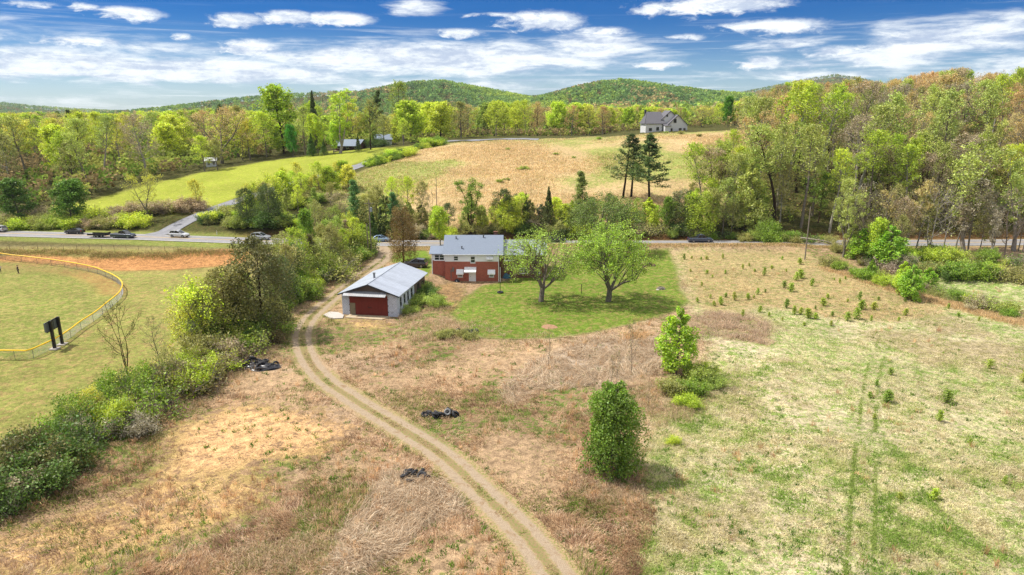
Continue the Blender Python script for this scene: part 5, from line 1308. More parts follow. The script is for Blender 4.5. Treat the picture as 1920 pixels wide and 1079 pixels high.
# ------------------------------------------------------------------ vehicles
GLASSD = simple('car_glass', (.018, .022, .028, 1), .06, 0, .1, 1., .8)
TYRE = simple('tyre_rubber', C(38,38,40), .85, 0, .15)
RIM = simple('rim', C(170,172,176), .35, .7, .1)
LAMP = simple('head_lamp', C(230,232,236), .2, .1, .05); TAIL = simple('tail_lamp', C(190,24,24), .3, 0, .05)
SHAPES = {
 'sedan': dict(L=4.75, w=.91, b=[(-2.37,.62,.70),(-2.30,.90,.86),(-1.55,1.0,.90),(-.9,1.0,.91),(.75,.98,.91),(1.1,.95,.90),(2.05,.80,.86),(2.36,.60,.70)], c=[(-1.75,1.0,.80),(-.95,1.42,.64),(.05,1.46,.64),(1.05,.97,.80)], wh=(-1.42,1.42), r=.33),
 'suv': dict(L=4.7, w=.94, b=[(-2.33,.70,.82),(-2.28,1.05,.90),(-1.4,1.10,.93),(.8,1.06,.93),(1.15,1.03,.92),(2.1,.92,.88),(2.34,.65,.74)], c=[(-2.2,1.10,.80),(-1.85,1.62,.68),(.0,1.70,.68),(1.1,1.06,.82)], wh=(-1.4,1.45), r=.37),
 'pickup': dict(L=5.8, w=.98, b=[(-2.88,.74,.90),(-2.85,1.08,.95),(-.75,1.10,.97),(.9,1.10,.97),(1.35,1.08,.96),(2.6,1.02,.93),(2.88,.70,.80)], c=[(-.78,1.10,.84),(-.55,1.74,.72),(.7,1.80,.72),(1.55,1.11,.84)], wh=(-1.75,1.85), r=.41),
}
def car(kind, px, py, colr, heading, label, name=None, plane=None, Y=None):
    S = SHAPES[kind]
    if Y is None: p = P(px, py)
    else: p = np.array([at_depth(px, Y), Y, 0]); p[2] = hz(p[0], Y)
    near_road = abs(p[1] - road_y(p[0])) < 6
    e = empty(name or {'sedan':'car','suv':'suv','pickup':'pickup_truck'}[kind], (p[0], p[1], hz(p[0], p[1]) + (.14 if near_road else .03)), heading, label, {'sedan':'car','suv':'car','pickup':'truck'}[kind])
    pm = simple('paint_%d_%d_%d' % tuple(colr), C(*colr, .8), .28, .25, .05, 2., .6, None, (1, 1, 1), 0., .6)
    rings = []
    for (x, zt, hw) in S['b']:
        z0 = .26 if abs(x) < S['L']/2 - .12 else .36; w_ = hw * S['w'] / .93
        rings.append([(x, -w_*.92, z0), (x, -w_, z0+.16), (x, -w_, zt-.14), (x, -w_*.90, zt), (x, w_*.90, zt), (x, w_, zt-.14), (x, w_, z0+.16), (x, w_*.92, z0)])
    MB().loft(rings).build('body', pm, e, bevel=.03)
    c = S['c']; rings = []
    for (x, z, hw) in c: rings.append([(x, -hw, z-.0), (x, hw, z), (x, hw*1.06, .92), (x, -hw*1.06, .92)])
    MB().loft(rings).build('windows', GLASSD, e)
    rr = [(c[1][0]+.05, c[1][1]+.004, c[1][2]-.02), (c[1][0]+.5, c[1][1]+.05, c[1][2]-.01), (c[2][0]-.3, c[2][1]+.05, c[2][2]-.01), (c[2][0]+.12, c[2][1]+.005, c[2][2]-.03)]
    MB().loft([[(x, -hw, z-.05), (x, -hw, z), (x, hw, z), (x, hw, z-.05)] for x, z, hw in rr]).build('roof', pm, e, bevel=.02)
    pl = MB()
    for sgn in (-1, 1):
        for k in range(3):
            x0, z0, h0 = c[k]; x1, z1, h1 = c[k+1]
            if k != 1: pl.tube([(x0, sgn*h0*1.01, z0), (x1, sgn*h1*1.01, z1)], .04, 4)
        xm = (c[1][0]+c[2][0])/2 + .1; pl.tube([(xm, sgn*(c[1][2]+.01), c[1][1]), (xm, sgn*S['c'][0][2]*1.07, 1.0)], .04, 4)
    pl.build('pillar', pm, e)
    for x in S['wh']:
        for sgn in (-1, 1):
            y = sgn * (S['w'] - .10)
            wv = MB().tube([(x, y-.11, S['r']), (x, y+.11, S['r'])], S['r'], 16).build('wheel', TYRE, e)
            MB().tube([(x, y+sgn*.112, S['r']), (x, y+sgn*.125, S['r'])], S['r']*.62, 12).build('rim', RIM, wv)
    xf = S['L']/2
    for sgn in (-1, 1):
        MB().box(xf-.16, xf-.0, sgn*S['w']*.72-.17, sgn*S['w']*.72+.17, .62, .78).build('headlight', LAMP, e)
        MB().box(-xf-.0, -xf+.12, sgn*S['w']*.78-.13, sgn*S['w']*.78+.13, .74, .96).build('taillight', TAIL, e)
    MB().box(xf-.08, xf+.05, -S['w']*.8, S['w']*.8, .32, .46).box(-xf-.05, -xf+.08, -S['w']*.8, S['w']*.8, .34, .48).build('bumper', simple('bumper', C(58,58,62), .6), e)
    if kind == 'pickup': MB().box(-2.72, -.85, -.80, .80, 1.06, 1.112).build('bed', BLACKM, e)
    return e
def on_road(px, lane):
    x = 0
    for _ in range(4):
        Y = float(road_y(x)) + lane; x = at_depth(px, Y)
    return Y
def hd(px): x = at_depth(px, 165); return math.atan2(road_y(x+5) - road_y(x-5), 10)
car('suv', -4, 0, (206,208,212), hd(0)+math.pi, 'white car half out of the left edge on the road', Y=on_road(-4, 1.8))
car('sedan', 141, 0, (30,32,36), hd(141)+math.pi, 'black sedan on the road behind the ball field', Y=on_road(141, 1.8))
car('pickup', 232, 0, (52,62,80), hd(232), 'dark blue pickup towing a low black trailer on the road', Y=on_road(232, -1.8))
tp = on_road(188, -1.8); tx = at_depth(188, tp)
tl = empty('trailer', (tx, tp, hz(tx, tp)+.14), hd(188), 'low black flat trailer behind the dark blue pickup', 'trailer')
MB().box(-2.7, 2.3, -1.0, 1.0, .55, .68).build('deck', BLACKM, tl)
MB().box(-2.7, 2.3, -1.0, -.95, .683, 1.0).box(-2.7, 2.3, .95, 1.0, .683, 1.0).box(2.25, 2.3, -.94, .94, .683, 1.25).build('rail', BLACKM, tl)
MB().tube([(2.3, -.5, .6), (3.9, 0, .55)], .05, 5).tube([(2.3, .5, .6), (3.9, 0, .55)], .05, 5).build('drawbar', BLACKM, tl)
for x in (-.75, .05):
    for sgn in (-1, 1):
        wv = MB().tube([(x, sgn*.88-.1, .33), (x, sgn*.88+.1, .33)], .33, 14).build('wheel', TYRE, tl); MB().tube([(x, sgn*.995, .33), (x, sgn*1.0, .33)], .2, 10).build('rim', RIM, wv)
car('suv', 337, 0, (226,226,228), hd(337), 'white crossover at the mouth of the side road', Y=on_road(337, 1.2))
car('suv', 489, 0, (186,190,194), hd(489), 'silver car half hidden behind the hedgerow top', Y=on_road(489, 1.8))
car('sedan', 714, 0, (150,176,204), hd(714), 'pale blue car on the road behind the end of the drive', Y=on_road(714, 1.8))
car('sedan', 1042, 0, (44,46,52), hd(1042), 'dark car on the road behind the house wing tree', Y=on_road(1042, 1.8))
car('pickup', 1312, 0, (70,80,98), hd(1312), 'slate pickup on the open road by the wood edge', Y=on_road(1312, 1.8))
car('suv', 779, 502, (30,32,40), R(172), 'black car parked between garage and brick house', Y=129)

# ------------------------------------------------------------------ poles
def pole(px, py, top, label, r=.15, xf=False, arm=True, Y=None):
    p = P(px, py) if Y is None else np.array([at_depth(px, Y), Y, 0]); x, y = p[0], p[1]; Hh = z_at(top, y) - hz(x, y)
    e = empty('utility_pole', (x, y, hz(x, y)), 0, label, 'utility pole')
    MB().cyl((0, 0), r, -.3, Hh, 10, r*.68).build('post', POLEW, e)
    if arm: MB().box(-1.0, 1.0, -.05-r, -.0-r, Hh-.75, Hh-.63).build('crossarm', POLEW, e)
    if arm:
        for xx in (-.9, -.35, .35, .9): MB().cyl((xx, -.03-r), .045, Hh-.63, Hh-.45, 6).build('insulator', GREYM, e)
    if xf: MB().cyl((.42, -.1), .26, Hh-2.4, Hh-1.5, 12).box(.1, .3, -.06, .06, Hh-2.1, Hh-1.95).build('transformer', simple('transformer', C(176,186,196), .5, .2), e)
    return e, x, y, Hh
pA = pole(697, 482, 376, 'tall utility pole with grey transformer beside the drive', xf=True)
pole(691, 484, 420, 'short stub pole beside the taller transformer pole', arm=False)
pB = pole(1509, 487, 388, 'grey utility pole at the top of the meadow', r=.14, arm=False)
pole(819, 388, 333, 'thin bare pole standing in the tan hill field', r=.11, arm=False)
def wire(a, b, sag, label, n=16, r=.011):
    a, b = np.array(a), np.array(b); tt = np.linspace(0, 1, n)
    pts = [a + (b-a) * q - np.array([0, 0, 4 * sag * q * (1-q)]) for q in tt]
    return tag(MB().tube(pts, r, 4).build('power_line', BLACKM), label, 'wire')
za = hz(pA[1], pA[2]); zb_ = hz(pB[1], pB[2])
wire((pA[1]+.9, pA[2]-.2, za+pA[3]-.5), (pB[1], pB[2], zb_+pB[3]-.3), 1.6, 'upper thin wire between the transformer pole and the meadow pole')
wire((pA[1]+.35, pA[2]-.2, za+pA[3]-1.5), (pB[1], pB[2], zb_+pB[3]-1.2), 1.6, 'lower thin wire between the transformer pole and the meadow pole')
wire((pA[1], pA[2], za+pA[3]-1.6), (-12.0, 127, 6.6), .5, 'thin service wire from the transformer pole to the brick house')

# ------------------------------------------------------------------ ball park: fence, scoreboard, people
fpts = spline([np.array(f) for f in FENCE], 1.2)
fz = h(fpts[:, 0], fpts[:, 1]) + .03
ctr = fpts.mean(0)
FN = empty('chain_link_fence', (fpts[0][0], fpts[0][1], fz[0]), 0, 'chain-link outfield fence with yellow top cap round the ball field', 'fence')
base = np.array([fpts[0][0], fpts[0][1], fz[0]])
def fv(i, z): return np.array([fpts[i][0], fpts[i][1], fz[i] + z]) - base
MB().tube([fv(i, FH) for i in range(len(fpts))], .095, 7).build('top_cap', YELLOW, FN)
for i in range(0, len(fpts), 3): MB().tube([fv(i, -.2), fv(i, FH-.09)], .032, 6).build('post', GREYM, FN)
cum = np.concatenate([[0], np.cumsum(np.linalg.norm(np.diff(fpts, axis=0), axis=1))])
def fat(s, z):
    return np.array([np.interp(s, cum, fpts[:, 0]), np.interp(s, cum, fpts[:, 1]), np.interp(s, cum, fz) + z]) - base
V_, F_ = [], []; nb = 0
for s0 in np.arange(0, cum[-1]-1.3, .20):
    for sgn in (1, -1):
        a = [fat(s0 + (k * .33 if sgn > 0 else 1.3 - k * .33), .04 + k * .31) for k in range(5)]
        v, f = tube_np(np.array(a), np.full(5, .0075), 3); V_.append(v); F_.append(f + nb); nb += len(v)
link('mesh', npmesh('mesh', np.concatenate(V_), np.concatenate(F_)), FN, GREYM)

sp1, sp2 = P(103, 655), P(117, 646)
SB = empty('scoreboard', ((sp1[0]+sp2[0])/2, (sp1[1]+sp2[1])/2, -2), math.atan2(sp2[1]-sp1[1], sp2[0]-sp1[0]), 'scoreboard seen from behind on two black posts by the yellow fence', 'scoreboard')
hw = np.linalg.norm(sp2[:2]-sp1[:2]) / 2
for sx_ in (-hw, hw):
    po = MB().box(sx_-.17, sx_+.17, -.17, .17, .12, 4.2).build('post', BLACKM, SB)
    MB().box(sx_-.55, sx_+.55, -.55, .55, -.15, .14).build('footing', PALEC, po)
MB().box(-hw-.9, hw-.19, .18, .42, 2.75, 4.05).box(hw-.188, hw+.35, .18, .42, 2.75, 4.05).build('board', simple('board_back', C(120,128,136), .5, .3, .12), SB)
MB().box(-hw-.95, hw+.4, .14, .179, 4.05, 4.15).box(-hw-.95, hw+.4, .14, .179, 2.65, 2.75).box(-.06, .06, .14, .179, 2.751, 4.049).build('frame', BLACKM, SB)

SKIN = simple('skin', C(196,150,124), .6, 0, .05); HAIR = simple('hair', C(44,34,28), .8, 0, .1)
def skin_obj(name, verts, edges, radii, m, par):
    me = bpy.data.meshes.new(name); me.from_pydata(verts, edges, []); o_ = link(name, me, par, m)
    k = o_.modifiers.new('skin', 'SKIN'); k.use_smooth_shade = True
    for i, r_ in enumerate(radii):
        me.skin_vertices[0].data[i].radius = (r_, r_ * .85); me.skin_vertices[0].data[i].use_root = (i == 0)
    s_ = o_.modifiers.new('sub', 'SUBSURF'); s_.levels = 1; s_.render_levels = 1
    return o_
def person(px, py, shirt, legs, label, rz):
    p = P(px, py)
    e = empty('person', (p[0], p[1], hz(p[0], p[1]) + .03), rz, label, 'person')
    v = [(0,0,.95),(0,0,1.15),(0,0,1.40),(0,0,1.50),(0,.02,1.60),(0,.02,1.72),
         (-.18,0,1.42),(-.25,.02,1.15),(-.24,.14,.94),(.18,0,1.42),(.26,.02,1.15),(.25,.12,.93),
         (-.10,0,.86),(-.12,.03,.48),(-.13,-.02,.08),(-.13,.14,.04),(.10,0,.86),(.12,.02,.48),(.13,-.03,.08),(.13,.13,.04)]
    ed = [(0,1),(1,2),(2,3),(3,4),(4,5),(2,6),(6,7),(7,8),(2,9),(9,10),(10,11),(0,12),(12,13),(13,14),(14,15),(0,16),(16,17),(17,18),(18,19)]
    rd = [.14,.13,.15,.06,.095,.085,.07,.045,.035,.07,.045,.035,.09,.065,.045,.04,.09,.065,.045,.04]
    skin_obj('body', v, ed, rd, SKIN, e)
    tv = [v[0],v[1],v[2],v[6],v[7],(-.245,.11,1.0),v[9],v[10],(.255,.09,1.0)]
    skin_obj('shirt', tv, [(0,1),(1,2),(2,3),(3,4),(4,5),(2,6),(6,7),(7,8)], [.165,.155,.17,.088,.06,.05,.088,.06,.05], simple('shirt_%d' % shirt[0], C(*shirt), .9), e)
    lv = [(0,0,.93),v[12],v[13],(-.13,-.02,.12),v[16],v[17],(.13,-.03,.12)]
    skin_obj('trousers', lv, [(0,1),(1,2),(2,3),(0,4),(4,5),(5,6)], [.165,.11,.08,.065,.11,.08,.065], simple('trousers_%d' % legs[0], C(*legs), .9), e)
    hr = MB(); n = 10
    hr.loft([[(.112*math.cos(a)*s_, .02-.01+.118*math.sin(a)*s_, z) for a in np.arange(n)*2*math.pi/n] for s_, z in ((.9,1.68),(1.0,1.74),(.85,1.80),(.4,1.84))]).build('hair', HAIR, e, True)
    return e
person(35, 514, (40,38,44), (34,32,38), 'person in dark clothes standing in the outfield', R(150))
person(1, 513, (230,230,232), (52,56,66), 'person in a white top at the left edge of the outfield', R(200))

# ------------------------------------------------------------------ things on the lawn and in the grass
def torus(R1, r1, n=20, m=8):
    V = [((R1 + r1*math.cos(b))*math.cos(a), (R1 + r1*math.cos(b))*math.sin(a), r1*math.sin(b)) for a in np.arange(n)*2*math.pi/n for b in np.arange(m)*2*math.pi/m]
    F = [(i*m+j, ((i+1)%n)*m+j, ((i+1)%n)*m+(j+1)%m, i*m+(j+1)%m) for i in range(n) for j in range(m)]
    return npmesh('tyre', np.array(V), np.array(F), True)
TY = torus(.27, .10); TY.materials.append(RUBBER)
def tyres(px, py, n, rx, ry, hmax, label, grp, seed):
    rg = random.Random(seed); c = P(px, py)
    for i in range(n):
        a = rg.uniform(0, 6.28); q = math.sqrt(rg.random()); x, y = c[0] + rx*q*math.cos(a), c[1] + ry*q*math.sin(a)
        z = hz(x, y) + .1 + hmax * (1-q) * rg.uniform(.3, 1)
        o_ = bpy.data.objects.new('tyre', TY); COL.objects.link(o_); o_.location = (x, y, z); s_ = rg.uniform(.9, 1.35); o_.scale = (s_, s_, s_*1.15)
        o_.rotation_euler = (rg.gauss(0, .55), rg.gauss(0, .55), rg.uniform(0, 6)); tag(o_, label, 'tyre', grp)
tyres(826, 780, 14, 1.7, .9, .75, 'black tyre in the small heap in dry grass above the drive bend', 'tyres heaped above the drive', 1)
tyres(777, 895, 10, 1.25, .7, .6, 'black tyre in the small heap on the near side of the drive', 'tyres heaped below the drive', 2)
tyres(868, 624, 12, 2.2, .8, .45, 'black tyre in the scattered heap at the lawn corner', 'tyres at the lawn corner', 3)
tyres(480, 688, 34, 2.6, 1.4, 1.35, 'black tyre in the large heap beside the hedgerow', 'tyres heaped beside the hedgerow', 4)
wr = bpy.data.objects.new('tyre', TY.copy()); wr.data.materials.clear(); wr.data.materials.append(simple('grey_tyre', C(150,150,150), .7)); COL.objects.link(wr)
q = P(840, 778); wr.location = (q[0], q[1]-.5, hz(q[0], q[1]) + .55); wr.rotation_euler = (R(60), R(15), 0); tag(wr, 'pale grey upright tyre at the right end of the heap above the drive', 'tyre')
def crumple(name, px, py, rx, ry, rz_, m, label, cat, seed, lift=0.):
    c = P(px, py); n1, n2 = 26, 12; rg = np.random.default_rng(seed)
    A_, B_ = np.meshgrid(np.arange(n1)*2*math.pi/n1, np.linspace(0, math.pi/2, n2)); a, b = A_.ravel(), B_.ravel()
    rr = 1 + .75*(fbm(np.cos(a)*2+seed, np.sin(a)*2+b*2.4, .8, seed, 4)-.5)
    x, y, z = rx*np.cos(a)*np.sin(b+.02)*rr, ry*np.sin(a)*np.sin(b+.02)*rr, rz_*np.cos(b)*rr
    kk = (np.arange(n2-1)[:, None]*n1 + np.arange(n1)[None, :]); k2 = (np.arange(n2-1)[:, None]*n1 + (np.arange(n1)+1)[None, :] % n1)
    F = np.stack([kk, kk+n1, k2+n1, k2], -1).reshape(-1, 4)
    o_ = link(name, npmesh(name, np.column_stack([x, y, z]), F, False), None, m); o_.location = (c[0], c[1], hz(c[0], c[1]) - .06 + lift)
    return tag(o_, label, cat)
crumple('plastic_sheet', 488, 690, 2.6, 1.3, .62, PLASTIC, 'crumpled black plastic under the large tyre heap by the hedgerow', 'plastic sheet', 3)
crumple('plastic_sheet', 430, 696, .9, .5, .4, PLASTIC, 'small crumpled black plastic left of the large tyre heap', 'plastic sheet', 4)
crumple('plastic_sheet', 858, 626, 1.6, .6, .35, PLASTIC, 'flat crumpled black plastic at the lawn corner', 'plastic sheet', 5)
for i, (px, py, s_, lb) in enumerate(((369, 714, .42, 'white stone at the hedgerow foot, larger of two'), (378, 711, .32, 'white stone at the hedgerow foot, smaller of two'))): crumple('stone', px, py, s_, s_*.8, s_*.7, PALEC, lb, 'stone', 20+i)
crumple('rubbish_bag', 857.5, 528.5, .5, .4, .5, PLASTIC, 'black bag on the ground left of the basement door', 'bag', 31)
crumple('boulder', 1239, 543, .75, .55, .55, STONE, 'grey boulder on the right side of the lawn', 'boulder', 32)
crumple('stone', 1234, 544, .35, .3, .2, PALEC, 'pale flat stone beside the grey boulder', 'stone', 33)
crumple('tarpaulin', 950, 521, .9, .5, .9, simple('blue_tarp', C(70,120,142), .6, 0, .2), 'crumpled blue-green tarpaulin against the house wing', 'tarpaulin', 34)
crumple('mulch_bed', 1033, 613, 1.5, 1.15, .16, simple('mulch', C(186,146,116), .95, 0, .25, 3., .1, (C(120,92,74), .5)), 'round brown mulch patch near the lower lawn edge', 'mulch', 35)
crumple('brush_pile', 1212, 499, 1.9, .9, .8, simple('dead_brush', C(128,104,84), .95, 0, .35, 6., .1), 'low grey-brown brush heap on the upper lawn', 'brush pile', 36)
# tyre-based post on the lawn
c = P(938, 550)
tpz = empty('tyre_base_post', (c[0], c[1], hz(c[0], c[1])+.03), 0, 'thin post standing in a black tyre on the lawn before the house', 'post')
ty = link('tyre_base', torus(.42, .15), tpz, RUBBER); ty.location = (0, 0, .14)
MB().cyl((0, 0), .045, 0, 2.0, 8).build('sleeve', BLACKM, tpz); MB().cyl((0, 0), .035, 2.0, 4.6, 8).build('pole', WHITE, tpz)
c = P(1090, 551); mp_ = empty('metal_post', (c[0], c[1], hz(c[0], c[1])), 0, 'short rusty metal post on the lawn between the two trees', 'post')
MB().box(-.05, .05, -.05, .05, -.1, 1.6).build('shaft', BLACKM, mp_); MB().box(-.08, .08, -.08, .08, 1.601, 1.68).build('cap', BLACKM, mp_)
for px, lb in ((407, 'white marker post at the side road mouth'),):
    c = P(px, 441); mk = empty('marker_post', (c[0], c[1], hz(c[0], c[1])), 0, lb, 'post'); MB().box(-.06, .06, -.02, .02, -.1, 1.1).build('shaft', WHITE, mk); MB().box(-.05, .05, -.028, -.021, .85, 1.02).build('reflector', TAIL, mk)
# fallen pale limbs by the pole
for (pts_, lb) in (([(1500,446),(1545,452),(1575,466)], 'upper long pale fallen limb right of the meadow pole'),([(1512,462),(1535,454),(1560,461),(1580,470)], 'lower long pale fallen limb right of the meadow pole'),):
    w3 = []
    for i, (a, b) in enumerate(pts_):
        Yq = 157.5 - i*.8; w3.append((at_depth(a, Yq), Yq, max(z_at(b, Yq), hz(at_depth(a, Yq), Yq)+.08)))
    mb = MB().tube(w3, list(np.linspace(.16, .05, len(w3))), 6)
    rg = random.Random(len(pts_))
    for k in range(7):
        b_, d_ = along(np.array(w3), rg.uniform(.2, .95)); mb.tube([b_, b_ + np.array([rg.uniform(-1.2, 1.2), rg.uniform(-.5, .5), rg.uniform(.3, 1.3)])], [.04, .015], 4)
    tag(mb.build('fallen_limb', simple('pale_bark', C(200,190,172), .9, 0, .2)), lb, 'branch')
# wire fence along the road verge
vf = spline([P(a, b)[:2] for a, b in ((-40,470),(120,469),(260,470),(400,473),(470,476))], 2.6)
WF_ = empty('wire_fence', (vf[0][0], vf[0][1], hz(*vf[0])), 0, 'low wire fence on the verge between road and clay bank', 'fence')
b0 = np.array([vf[0][0], vf[0][1], hz(*vf[0])]); pz = [np.array([p[0], p[1], hz(p[0], p[1])]) - b0 for p in vf]
for i in range(0, len(pz)): MB().tube([pz[i] - np.array([0, 0, .2]), pz[i] + np.array([0, 0, 1.1])], .035, 5).build('post', WOODG, WF_)
for k_ in (.4, .75, 1.05): MB().tube([p + np.array([0, 0, k_]) for p in pz], .008, 3).build('strand', GREYM, WF_)
# ------------------------------------------------------------------ grass blades and dead stalks (nobody could count them)
m, t = mat('grass_blades')
a = t.new('ShaderNodeAttribute', attribute_name='col')
x = t.new('ShaderNodeMixShader', {0: .5, 1: t.new('ShaderNodeBsdfDiffuse', {'Color': a.outputs['Color']}), 2: t.new('ShaderNodeBsdfTranslucent', {'Color': a.outputs['Color']})})
out(t, x); BLADE = m
def blades(name, x, y, L, wdt, lean, cols, seed, per=6, spread=.22, heading=None):
    """tufts at (x, y); L length, lean 0 upright .. 1 flat; cols (n,3) linear colour per tuft"""
    rg = np.random.default_rng(seed); n = len(x)
    X_ = np.repeat(x, per) + rg.normal(0, spread, n*per); Y_ = np.repeat(y, per) + rg.normal(0, spread, n*per)
    Ln = np.repeat(L, per) * rg.uniform(.55, 1.3, n*per)
    az = rg.uniform(0, 2*math.pi, n*per) if heading is None else np.repeat(heading, per) + rg.normal(0, .55, n*per)
    el = np.clip(np.repeat(lean, per) + rg.normal(0, .2, n*per), 0, .98) * math.pi/2
    z0 = h(X_, Y_) + .02
    dx, dy, dz = np.sin(el)*np.cos(az), np.sin(el)*np.sin(az), np.cos(el)
    b = np.column_stack([X_, Y_, z0 - .02]); mdl = b + (Ln*.55)[:, None]*np.column_stack([dx*.8, dy*.8, dz+.12])
    tp = b + Ln[:, None]*np.column_stack([dx*1.1, dy*1.1, dz*.85])
    tp[:, 2] = np.maximum(tp[:, 2], z0 + .03); mdl[:, 2] = np.maximum(mdl[:, 2], z0 + .05)
    ph = rg.uniform(0, math.pi, n*per); s = np.column_stack([np.cos(ph), np.sin(ph), np.zeros(n*per)]) * (np.repeat(wdt, per) if np.ndim(wdt) else np.full(n*per, wdt))[:, None]
    V = np.stack([b - s*.5, b + s*.5, mdl + s*.45, tp, mdl - s*.45], 1).reshape(-1, 3)
    i0 = np.arange(n*per)*5
    Q = np.column_stack([i0, i0+1, i0+2, i0+4]); Tt = np.column_stack([i0+4, i0+2, i0+3])
    c = np.repeat(cols * rg.uniform(.75, 1.2, (n, 1)), per, 0) * rg.uniform(.62, 1.3, (n*per, 1))
    cc = np.repeat(np.column_stack([c, np.ones(n*per)]), 5, 0)
    return tag(link(name, npmesh(name, V, [Q, Tt], False, {'col': cc}), None, BLADE), kind='stuff')
def pick(n, pal, wts, rg):
    pal = np.array([C(*c, 1.0)[:3] for c in pal]); return pal[rg.choice(len(pal), n, p=np.array(wts)/sum(wts))]
def pickn(x, y, pal, wts, rg, scale=1.7, seed=5):
    f = fbm(x, y, scale, seed, 3) + rg.normal(0, .035, len(x)); r = np.argsort(np.argsort(f)) / max(1, len(f))
    ix = np.minimum(np.searchsorted(np.cumsum(np.array(wts) / sum(wts)), r), len(pal)-1)
    return np.array([C(*c, 1.0)[:3] for c in pal])[ix]
def frustum_pts(n, y0, y1, rg, px0=-40, px1=1960):
    u = rg.uniform(0, 1, n); Y_ = 1/(1/y0 + (1/y1 - 1/y0)*u)       # denser nearby
    sx_ = rg.uniform((px0-960)/FPX, (px1-960)/FPX, n); return sx_ * (Y_*CP + CAM_Z*SP), Y_
rg = np.random.default_rng(1)
dD = lambda x, y: np.abs(line_d(x, y, DRIVE[::3]))
# dry stalks, left and middle of the foreground
x, y = frustum_pts(110000, 37, 150, rg)
hxv = hedge_x(y)
mead = poly_sd(x, y, MEADOW); lawn = poly_sd(x, y, LAWN); upm = poly_sd(x, y, UPMEAD); yard = poly_sd(x, y, YARD)
dr = dD(x, y); clay = np.maximum(np.maximum(poly_sd(x, y, CLAYP), poly_sd(x, y, CLAYP2)), poly_sd(x, y, CLAYP3))
inG = (np.abs((x-fp[0]) * math.cos(.16) - (y-fp[1]-7.5) * math.sin(.16)) < 5) & (np.abs(y-fp[1]-7) < 9)
inH = (x > -15.5) & (x < 7) & (y > 122) & (y < 132)
pt = fbm(x, y, 7, 41, 4); strawd = np.maximum(poly_sd(x, y, STRAWP), poly_sd(x, y, STRAW2))
keep = (x > hxv + .5) & (mead < .5) & (lawn < -.2) & (upm < .3) & (yard < -.2) & (dr > 1.85) & ~inG & ~inH & (np.abs(y - road_y(x)) > 5)
prob = np.clip(.25 + 2.6 * (pt - .38), .05, 1) * np.where(clay > -1, .22, 1.)
keep &= rg.uniform(0, 1, len(x)) < prob
x, y, pt, strawd = x[keep], y[keep], pt[keep], strawd[keep]
g2 = fbm(x, y, 5, 51, 3)
L_ = np.clip(.22 + 1.1 * (pt - .40), .15, .75) * np.where(strawd > -1, 1.35, 1.)
cols = pickn(x, y, [(150,120,94),(184,154,122),(200,168,134),(216,188,154),(232,208,178),(178,146,118)], (2,4,4,3,1.5,2), rg, 2.2)
gm = (g2 > .56) & (rg.uniform(0, 1, len(x)) < .55); cols[gm] = pick(gm.sum(), [(128,142,70),(148,152,84),(110,134,56)], (3,3,2), rg)
sm = strawd > -.5; cols[sm] = pick(sm.sum(), [(206,184,156),(188,162,134),(218,200,172)], (3,2,2), rg)
hd_ = fbm(x, y, 9, 61, 2) * 14
blades('dry_grass', x, y, L_ * 1.1, .042, np.where(strawd > -1, .82, .55), cols, 2, 5, .2, hd_)
for k_, pl_ in enumerate((STRAWP, STRAW2)):
    pl = np.array([p[:2] for p in pl_]); lo, hi_ = pl.min(0), pl.max(0); rq = np.random.default_rng(60 + k_); n = 9000
    x = rq.uniform(lo[0], hi_[0], n); y = rq.uniform(lo[1], hi_[1], n); k = (poly_sd(x, y, pl) + 3*(fbm(x, y, 4, 3, 3)-.5) > 0) & (dD(x, y) > 2.2) & (fbm(x, y, 2.2, 8, 3) > .42); x, y = x[k], y[k]
    blades('flattened_straw', x, y, rq.uniform(.7, 1.5, len(x)), .045, np.full(len(x), .9), pick(len(x), [(222,202,174),(200,178,150),(180,154,126),(232,216,190)], (3,3,2,2), rq), 62 + k_, 4, .3, fbm(x, y, 6, 9, 2) * 16)
# taller weeds: beside the garage, along the hedgerow, round the straw
def weeds(poly_px, n, L0, L1, pal, wts, seed, lean=.25, w_=.035, per=6):
    pl = np.array([p[:2] for p in PP(poly_px)]); rg = np.random.default_rng(seed); lo, hi_ = pl.min(0), pl.max(0)
    x = rg.uniform(lo[0], hi_[0], n*3); y = rg.uniform(lo[1], hi_[1], n*3); f = fbm(x, y, 2.5, seed+1, 3); k = (rg.uniform(-1.5, 2.5, n*3) < poly_sd(x, y, pl) + 5*(fbm(x, y, 5, seed, 3)-.5)) & (dD(x, y) > 2.0) & (rg.uniform(.38, .6, n*3) < f); x, y = x[k][:n], y[k][:n]
    f = fbm(x, y, 2.5, seed+1, 3)
    blades('weeds', x, y, .8*(L0 + (L1-L0)*np.clip(f*1.6-.3, 0, 1)), w_, np.full(len(x), lean+.22), pick(len(x), pal, wts, rg) * 1.22, seed, per, .15)
BRN = [(196,172,142),(178,154,126),(210,188,158),(152,148,98)]
weeds([(745,600),(800,560),(850,590),(860,640),(780,650),(740,630)], 1430, .5, 1.2, BRN, (3,2,2,3), 11)
weeds([(1288,596),(1345,582),(1425,596),(1450,625),(1440,650),(1380,640),(1320,650)], 1980, .5, 1.0, [(194,172,148),(180,158,134),(206,184,158),(164,154,114)], (3,3,2,1), 12)
weeds([(1180,720),(1240,700),(1330,730),(1345,770),(1250,800),(1180,780)], 1320, .4, .9, BRN, (2,2,2,3), 13)
weeds([(1080,880),(1220,880),(1250,920),(1180,960),(1070,930)], 560, .35, .8, BRN, (3,3,2,1), 14)
weeds([(1160,640),(1200,600),(1215,600),(1205,640)], 500, .7, 1.6, [(206,172,126),(188,156,112)], (1,1), 15)
weeds([(360,1079),(470,1000),(600,1010),(650,1079)], 900, .4, .9, BRN, (3,3,2,3), 16)
weeds([(820,850),(880,850),(870,905),(830,900)], 700, .3, .6, [(128,150,62),(146,152,80)], (1,1), 17)
